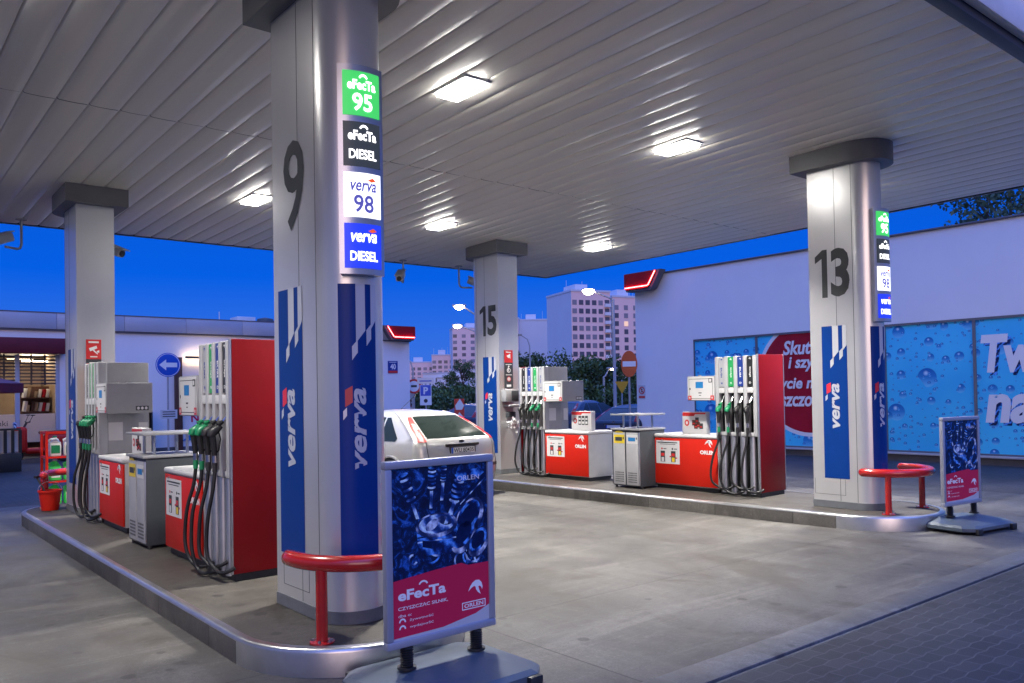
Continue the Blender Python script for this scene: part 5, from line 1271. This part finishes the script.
roadsign(far(-4.05, 34, GZ), 2.12, 'round red rimmed white road sign beside the shop corner', 'road sign', 'limit')
rt = far(1, 0); fw = far(0, 1)
def panel(name, p, w_, z0, z1, label, cat, mats, draw):
    t = thing(name, label, cat, p); P = Vector(p); g = G()
    fn = lambda k: (lambda u, v: tuple(P+rt*u+Vector((0, 0, z0+v))-fw*(.04+.003*k)))
    for a, b in ((0, 1),): 
        v = [fn(0)(*q) for q in ((-w_/2, 0), (w_/2, 0), (w_/2, z1-z0), (-w_/2, z1-z0))]; v += [tuple(Vector(q)+fw*.08) for q in v]
        g.add(v, [(0, 1, 2, 3), (4, 5, 6, 7), (0, 1, 5, 4), (1, 2, 6, 5), (2, 3, 7, 6), (3, 0, 4, 7)])
    draw(g, fn); g.build('panel', mats, t, smooth=0)
    g = G(); g.tube([P, P+Vector((0, 0, z0+.02))], .04, 8); g.build('post', M['greypaint'], t)
def dr(g, fn): g.ellipse(0, .42, .15, .10, fn(1), 1); g.rect(-.15, .15, .18, .26, fn(1), 2); g.ellipse(0, .28, .16, .08, fn(2), 1); g.rect(-.2, .2, .75, .95, fn(1), 3)
panel('advert_panel', far(-4.30, 34, GZ), .50, 1.10, 2.05, 'small food advert panel hung beside the round sign', 'advert', [M['frost'], M['wood'], M['redpanel'], M['paper']], dr)
def dr2(g, fn):
    g.flat([(-.12, .42), (.02, .62), (.14, .42), (.08, .30), (-.10, .30)], fn(1), 1); g.flat([(-.12, .02), (.0, .24), (.14, .06), (.06, -.08)], fn(1), 1)
panel('totem_sign', far(-1.55, 24, GZ), .28, 1.0, 1.62, 'small red board with white symbols behind the hatchback', 'sign', [M['signred'], M['inkwhite']], dr2)

# dark hatchbacks in the street car park
car(far(3.05, 25.5, -.16)+Vector((0, 0, 0)), R(-80), 'carblue', 'dark navy car parked beyond the island, partly behind the street lamp pole', kindname='parked_car')
car(far(1.6, 32, -.05), R(-85), 'carred', 'dark blue car parked farthest along the street beyond column fifteen', kindname='parked_car')
car(far(-2.2, 31, -.1), R(-75), 'carred', 'dark blue car behind the red board beyond the hatchback', kindname='parked_car')

# ------------------------------------------------------------------ trees
def leaves(g, rng, c, rad, n, size, mats=(0, 1, 2)):
    for _ in range(n):
        while True:
            p = Vector((rng.uniform(-1, 1), rng.uniform(-1, 1), rng.uniform(-1, 1)))
            if p.length < 1: break
        p = p*(.55+.45*rng.random()); q = Vector(c)+Vector((p.x*rad[0], p.y*rad[1], p.z*rad[2]))
        a = Vector((rng.uniform(-1, 1), rng.uniform(-1, 1), rng.uniform(-1, 1))).normalized(); b = a.orthogonal().normalized()
        b = (b*math.cos(2.1*rng.random())+a.cross(b)*math.sin(2.1)).normalized(); s = size*rng.uniform(.6, 1.3)
        g.add([q-a*s*.5, q+b*s*.28, q+a*s*.5, q-b*s*.28], [(0, 1, 2, 3)], rng.choice(mats))
def tree(p, h, w_, nc, nl, size, label, seed, name='tree', cat='tree', low=.25, group='trees beyond the station', dark=False):
    rng = random.Random(seed); t = thing(name, label, cat, p, group); P = Vector(p)
    g = G(); g.tube([P, P+Vector((w_*.02, 0, h*.35)), P+Vector((-w_*.03, w_*.02, h*.8))], [h*.022, h*.016, h*.005], 8)
    cen = []
    for k in range(nc):
        a = rng.uniform(0, 6.283); q = rng.uniform(low, .95); rr = w_*.5*(1-abs(q-.55)*1.1)*rng.uniform(.35, 1)
        c = P+Vector((rr*math.cos(a), rr*math.sin(a), h*q)); cen.append(c)
        b = P+Vector((0, 0, h*q*.62)); g.tube([b, b.lerp(c, .5)+Vector((0, 0, .05*h)), c], [h*.008, h*.005, h*.002], 5)
    g.build('trunk', M['bark'], t)
    g = G()
    for c in cen:
        r0 = w_*rng.uniform(.12, .23); leaves(g, rng, c, (r0, r0, r0*.75), nl, size, (0,) if dark else rng.choice(((0, 0, 1), (0, 1, 1), (1, 2, 0), (1, 1, 2))))
    g.build('crown', [M['leaf1'], M['leaf2'], M['leaf3']], t, smooth=0, recalc=False)
tree(far(15.9, 26, 0), 8.8, 6.4, 64, 110, .18, 'leafy tree rising behind the white mural building', 21, low=.5, dark=True)
for i, (px, d, top, w_, lab) in enumerate(((524, 85, 354, 8, 'dark bushy tree below the blue block'), (545, 92, 366, 7, 'low dark tree showing over the far pump'), (578, 80, 352, 8, 'dark tree in front of the tower block, by the street lamp'), (600, 70, 362, 7, 'dense dark tree beside the small park lamp'),
                                      (622, 78, 372, 8, 'dark tree behind the amber triangle sign'), (404, 95, 380, 6, 'dark tree behind the white corner wall of the shop'), (433, 105, 390, 9, 'dark green tree rising from the hedge bank'), (455, 98, 387, 9, 'broad dark tree on the bank beside column fifteen'),
                                      (462, 170, 356, 7, 'small tree in front of the far white houses'), (420, 110, 388, 9, 'low round tree behind the parking sign'))):
    r = (px-512)/824*d; h = 1.7+(393-top)/824*d
    tree(far(r, d, 0), h, w_, 34, 170, .32, lab, 40+i, low=.15)
def bank(p, w_, dp, h, label, seed, n):
    rng = random.Random(seed); t = thing('hedge', label, 'hedge', p, 'hedges along the street'); P = Vector(p); g = G()
    for k in range(34):
        u = rng.uniform(-.5, .5)*w_; q = rng.uniform(-.5, .5)*dp; c = P+rt*u+fw*q+Vector((0, 0, h*rng.uniform(.2, .85))); leaves(g, rng, c, (1.5, 1.5, h*.25), n*2, .27, rng.choice(((0, 0, 1), (0, 1), (1, 1, 2))))
    g.build('foliage', [M['leaf1'], M['leaf2'], M['leaf3']], t, smooth=0, recalc=False)
    g = G()
    for k in range(9): q = P+rt*(w_*(-.45+.1125*k)); g.tube([q, q+Vector((.1, .1, h*.6))], .05, 5)
    g.build('stems', M['bark'], t)
bank(far(-6.3, 62, 0), 13, 4, 2.4, 'long dark hedge behind the parking sign', 3, 110)
bank(far(7.6, 55, 0), 11, 4, 2.6, 'long dark hedge behind the parked navy car', 5, 110)
bank(far(1.0, 58, 0), 8, 4, 2.2, 'dark hedge behind the pump beside column fifteen', 9, 100)

# ------------------------------------------------------------------ housing
def block(p, rot, w_, dp, h, label, fac, side, cols, rows, ww, wh, seed, z0=2.2, bal=(), x0=1.2, sidewin=0):
    """prefab block: local x along the front (which looks towards -y), parapet and lift houses, each window a part"""
    rng = random.Random(seed); t = thing('apartment_block', label, 'apartment block', p, 'apartment blocks on the skyline', rot)
    g = G(); g.box(0, w_, 0, dp, 0, h, 0); f = [list(q) for q in g.f]
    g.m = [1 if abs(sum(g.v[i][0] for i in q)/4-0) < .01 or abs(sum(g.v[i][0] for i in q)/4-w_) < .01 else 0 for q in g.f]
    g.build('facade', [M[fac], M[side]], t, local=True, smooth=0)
    g = G(); g.box(-.15, w_+.15, -.15, dp+.15, h+.002, h+.6); g.box(w_*.3, w_*.62, dp*.3, dp*.75, h+.6, h+3.0); 
    for k in range(4): x = w_*rng.uniform(.1, .9); g.tube([(x, dp*.5, h+.6), (x, dp*.5, h+rng.uniform(2.5, 5))], .06, 5)
    g.build('roof', M[side], t, local=True, smooth=0)
    pitch_x = (w_-2*x0)/max(1, cols-1) if cols > 1 else 0; pz = (h-z0-1.4)/rows
    unit = None
    for r_ in range(rows):
        for c_ in range(cols):
            if c_ in bal: continue
            x = x0+pitch_x*c_; z = z0+pz*r_; pick = rng.random()
            m_ = 'winlit' if pick > .997 else ('winmid' if pick > .6 else 'win')
            if m_ not in BLK.setdefault((ww, wh), {}):
                q = G(); q.box(-ww/2, ww/2, -.05, .1, 0, wh, 0); BLK[(ww, wh)][m_] = o = q.build('window', M[m_], t, local=True, smooth=0); o.location = (x, 0, z)
            else:
                o = BLK[(ww, wh)][m_].copy(); C.objects.link(o); o.parent = t; o.location = (x, 0, z)
    for c_ in bal:
        x = x0+pitch_x*c_
        for r_ in range(rows):
            z = z0+pz*r_; q = G(); q.box(x-1.0, x+1.0, -.7, -.02, z-.5, z+.5, 0); q.box(x-.8, x+.8, -.08, -.012, z+.55, z+1.7, 1); q.build('balcony', [M['facadewhite'], M['win']], t, local=True, smooth=0)
    for r_ in range(rows*(sidewin > 0)):
        z = z0+pz*r_; q = G(); q.box(-.06, .1, dp*.35, dp*.35+ww, z, z+wh); q.build('window', M['win'], t, local=True, smooth=0)
    return t
BLK = {}
def at(px, d, z=0): return far((px-512)/824*d, d, z)
base_rot = math.atan2(-.6345, .773)      # local x to the picture's right
block(at(572.5, 250), base_rot+R(22), 13.4, 18, 32.6, 'tall pink grey tower block beside the wash building, nearest of the towers', 'facade', 'facadeblue', 6, 11, 1.5, 1.5, 1, bal=(5,), x0=1.1)
block(at(613.5, 257), base_rot+R(22), 13, 13, 31.4, 'stepped back tower block half hidden by the wash building', 'facade', 'facadeblue', 4, 11, 1.4, 1.5, 2, bal=(3,), x0=1.5)
block(at(497, 350), base_rot+R(-8), 9.5, 14, 33.5, 'narrow pale block showing just past column fifteen', 'facade', 'facadeblue', 3, 10, 1.9, 1.6, 3)
block(at(517, 352), base_rot+R(-2), 13.5, 14, 33.0, 'windowless blue grey block beside column fifteen', 'facadeblue', 'facadeblue', 1, 1, .5, .5, 4)
block(at(453, 400), base_rot+R(10), 24, 14, 34, 'tall pale block partly behind column fifteen, above the houses', 'facade', 'facadeblue', 6, 10, 1.9, 1.6, 5)
block(at(432, 410), base_rot+R(6), 11, 14, 21.5, 'mid height pale block adjoining the tall block', 'facade', 'facadeblue', 4, 7, 1.8, 1.5, 6)
block(at(405, 420), base_rot+R(6), 14.5, 14, 18.5, 'lowest pale block beside the white shop corner', 'facade', 'facadeblue', 5, 6, 1.8, 1.5, 7)
for i, (px, d, w_, h, lab) in enumerate(((423, 240, 9, 8.0, 'low white house with a flat roof among the trees'), (437, 235, 8, 6.6, 'small white house in the middle of the row above the hedge'), (449, 245, 9.5, 9.0, 'white flat roofed house nearest column fifteen'))):
    t = thing('white_house', lab, 'house', at(px, d), 'white houses above the hedge', base_rot)
    g = G(); g.box(0, w_, 0, 8, 0, h); g.build('wall', M['facadewhite'], t, local=True, smooth=0)
    g = G(); g.box(-.2, w_+.2, -.2, 8.2, h+.002, h+.35); g.build('roof', M['wallgrey'], t, local=True, smooth=0)
    for k in range(3):
        g = G(); g.box(1+k*w_/3.4, 2.0+k*w_/3.4, -.05, .1, h-2.4, h-1.2); g.build('window', M['win'], t, local=True, smooth=0)
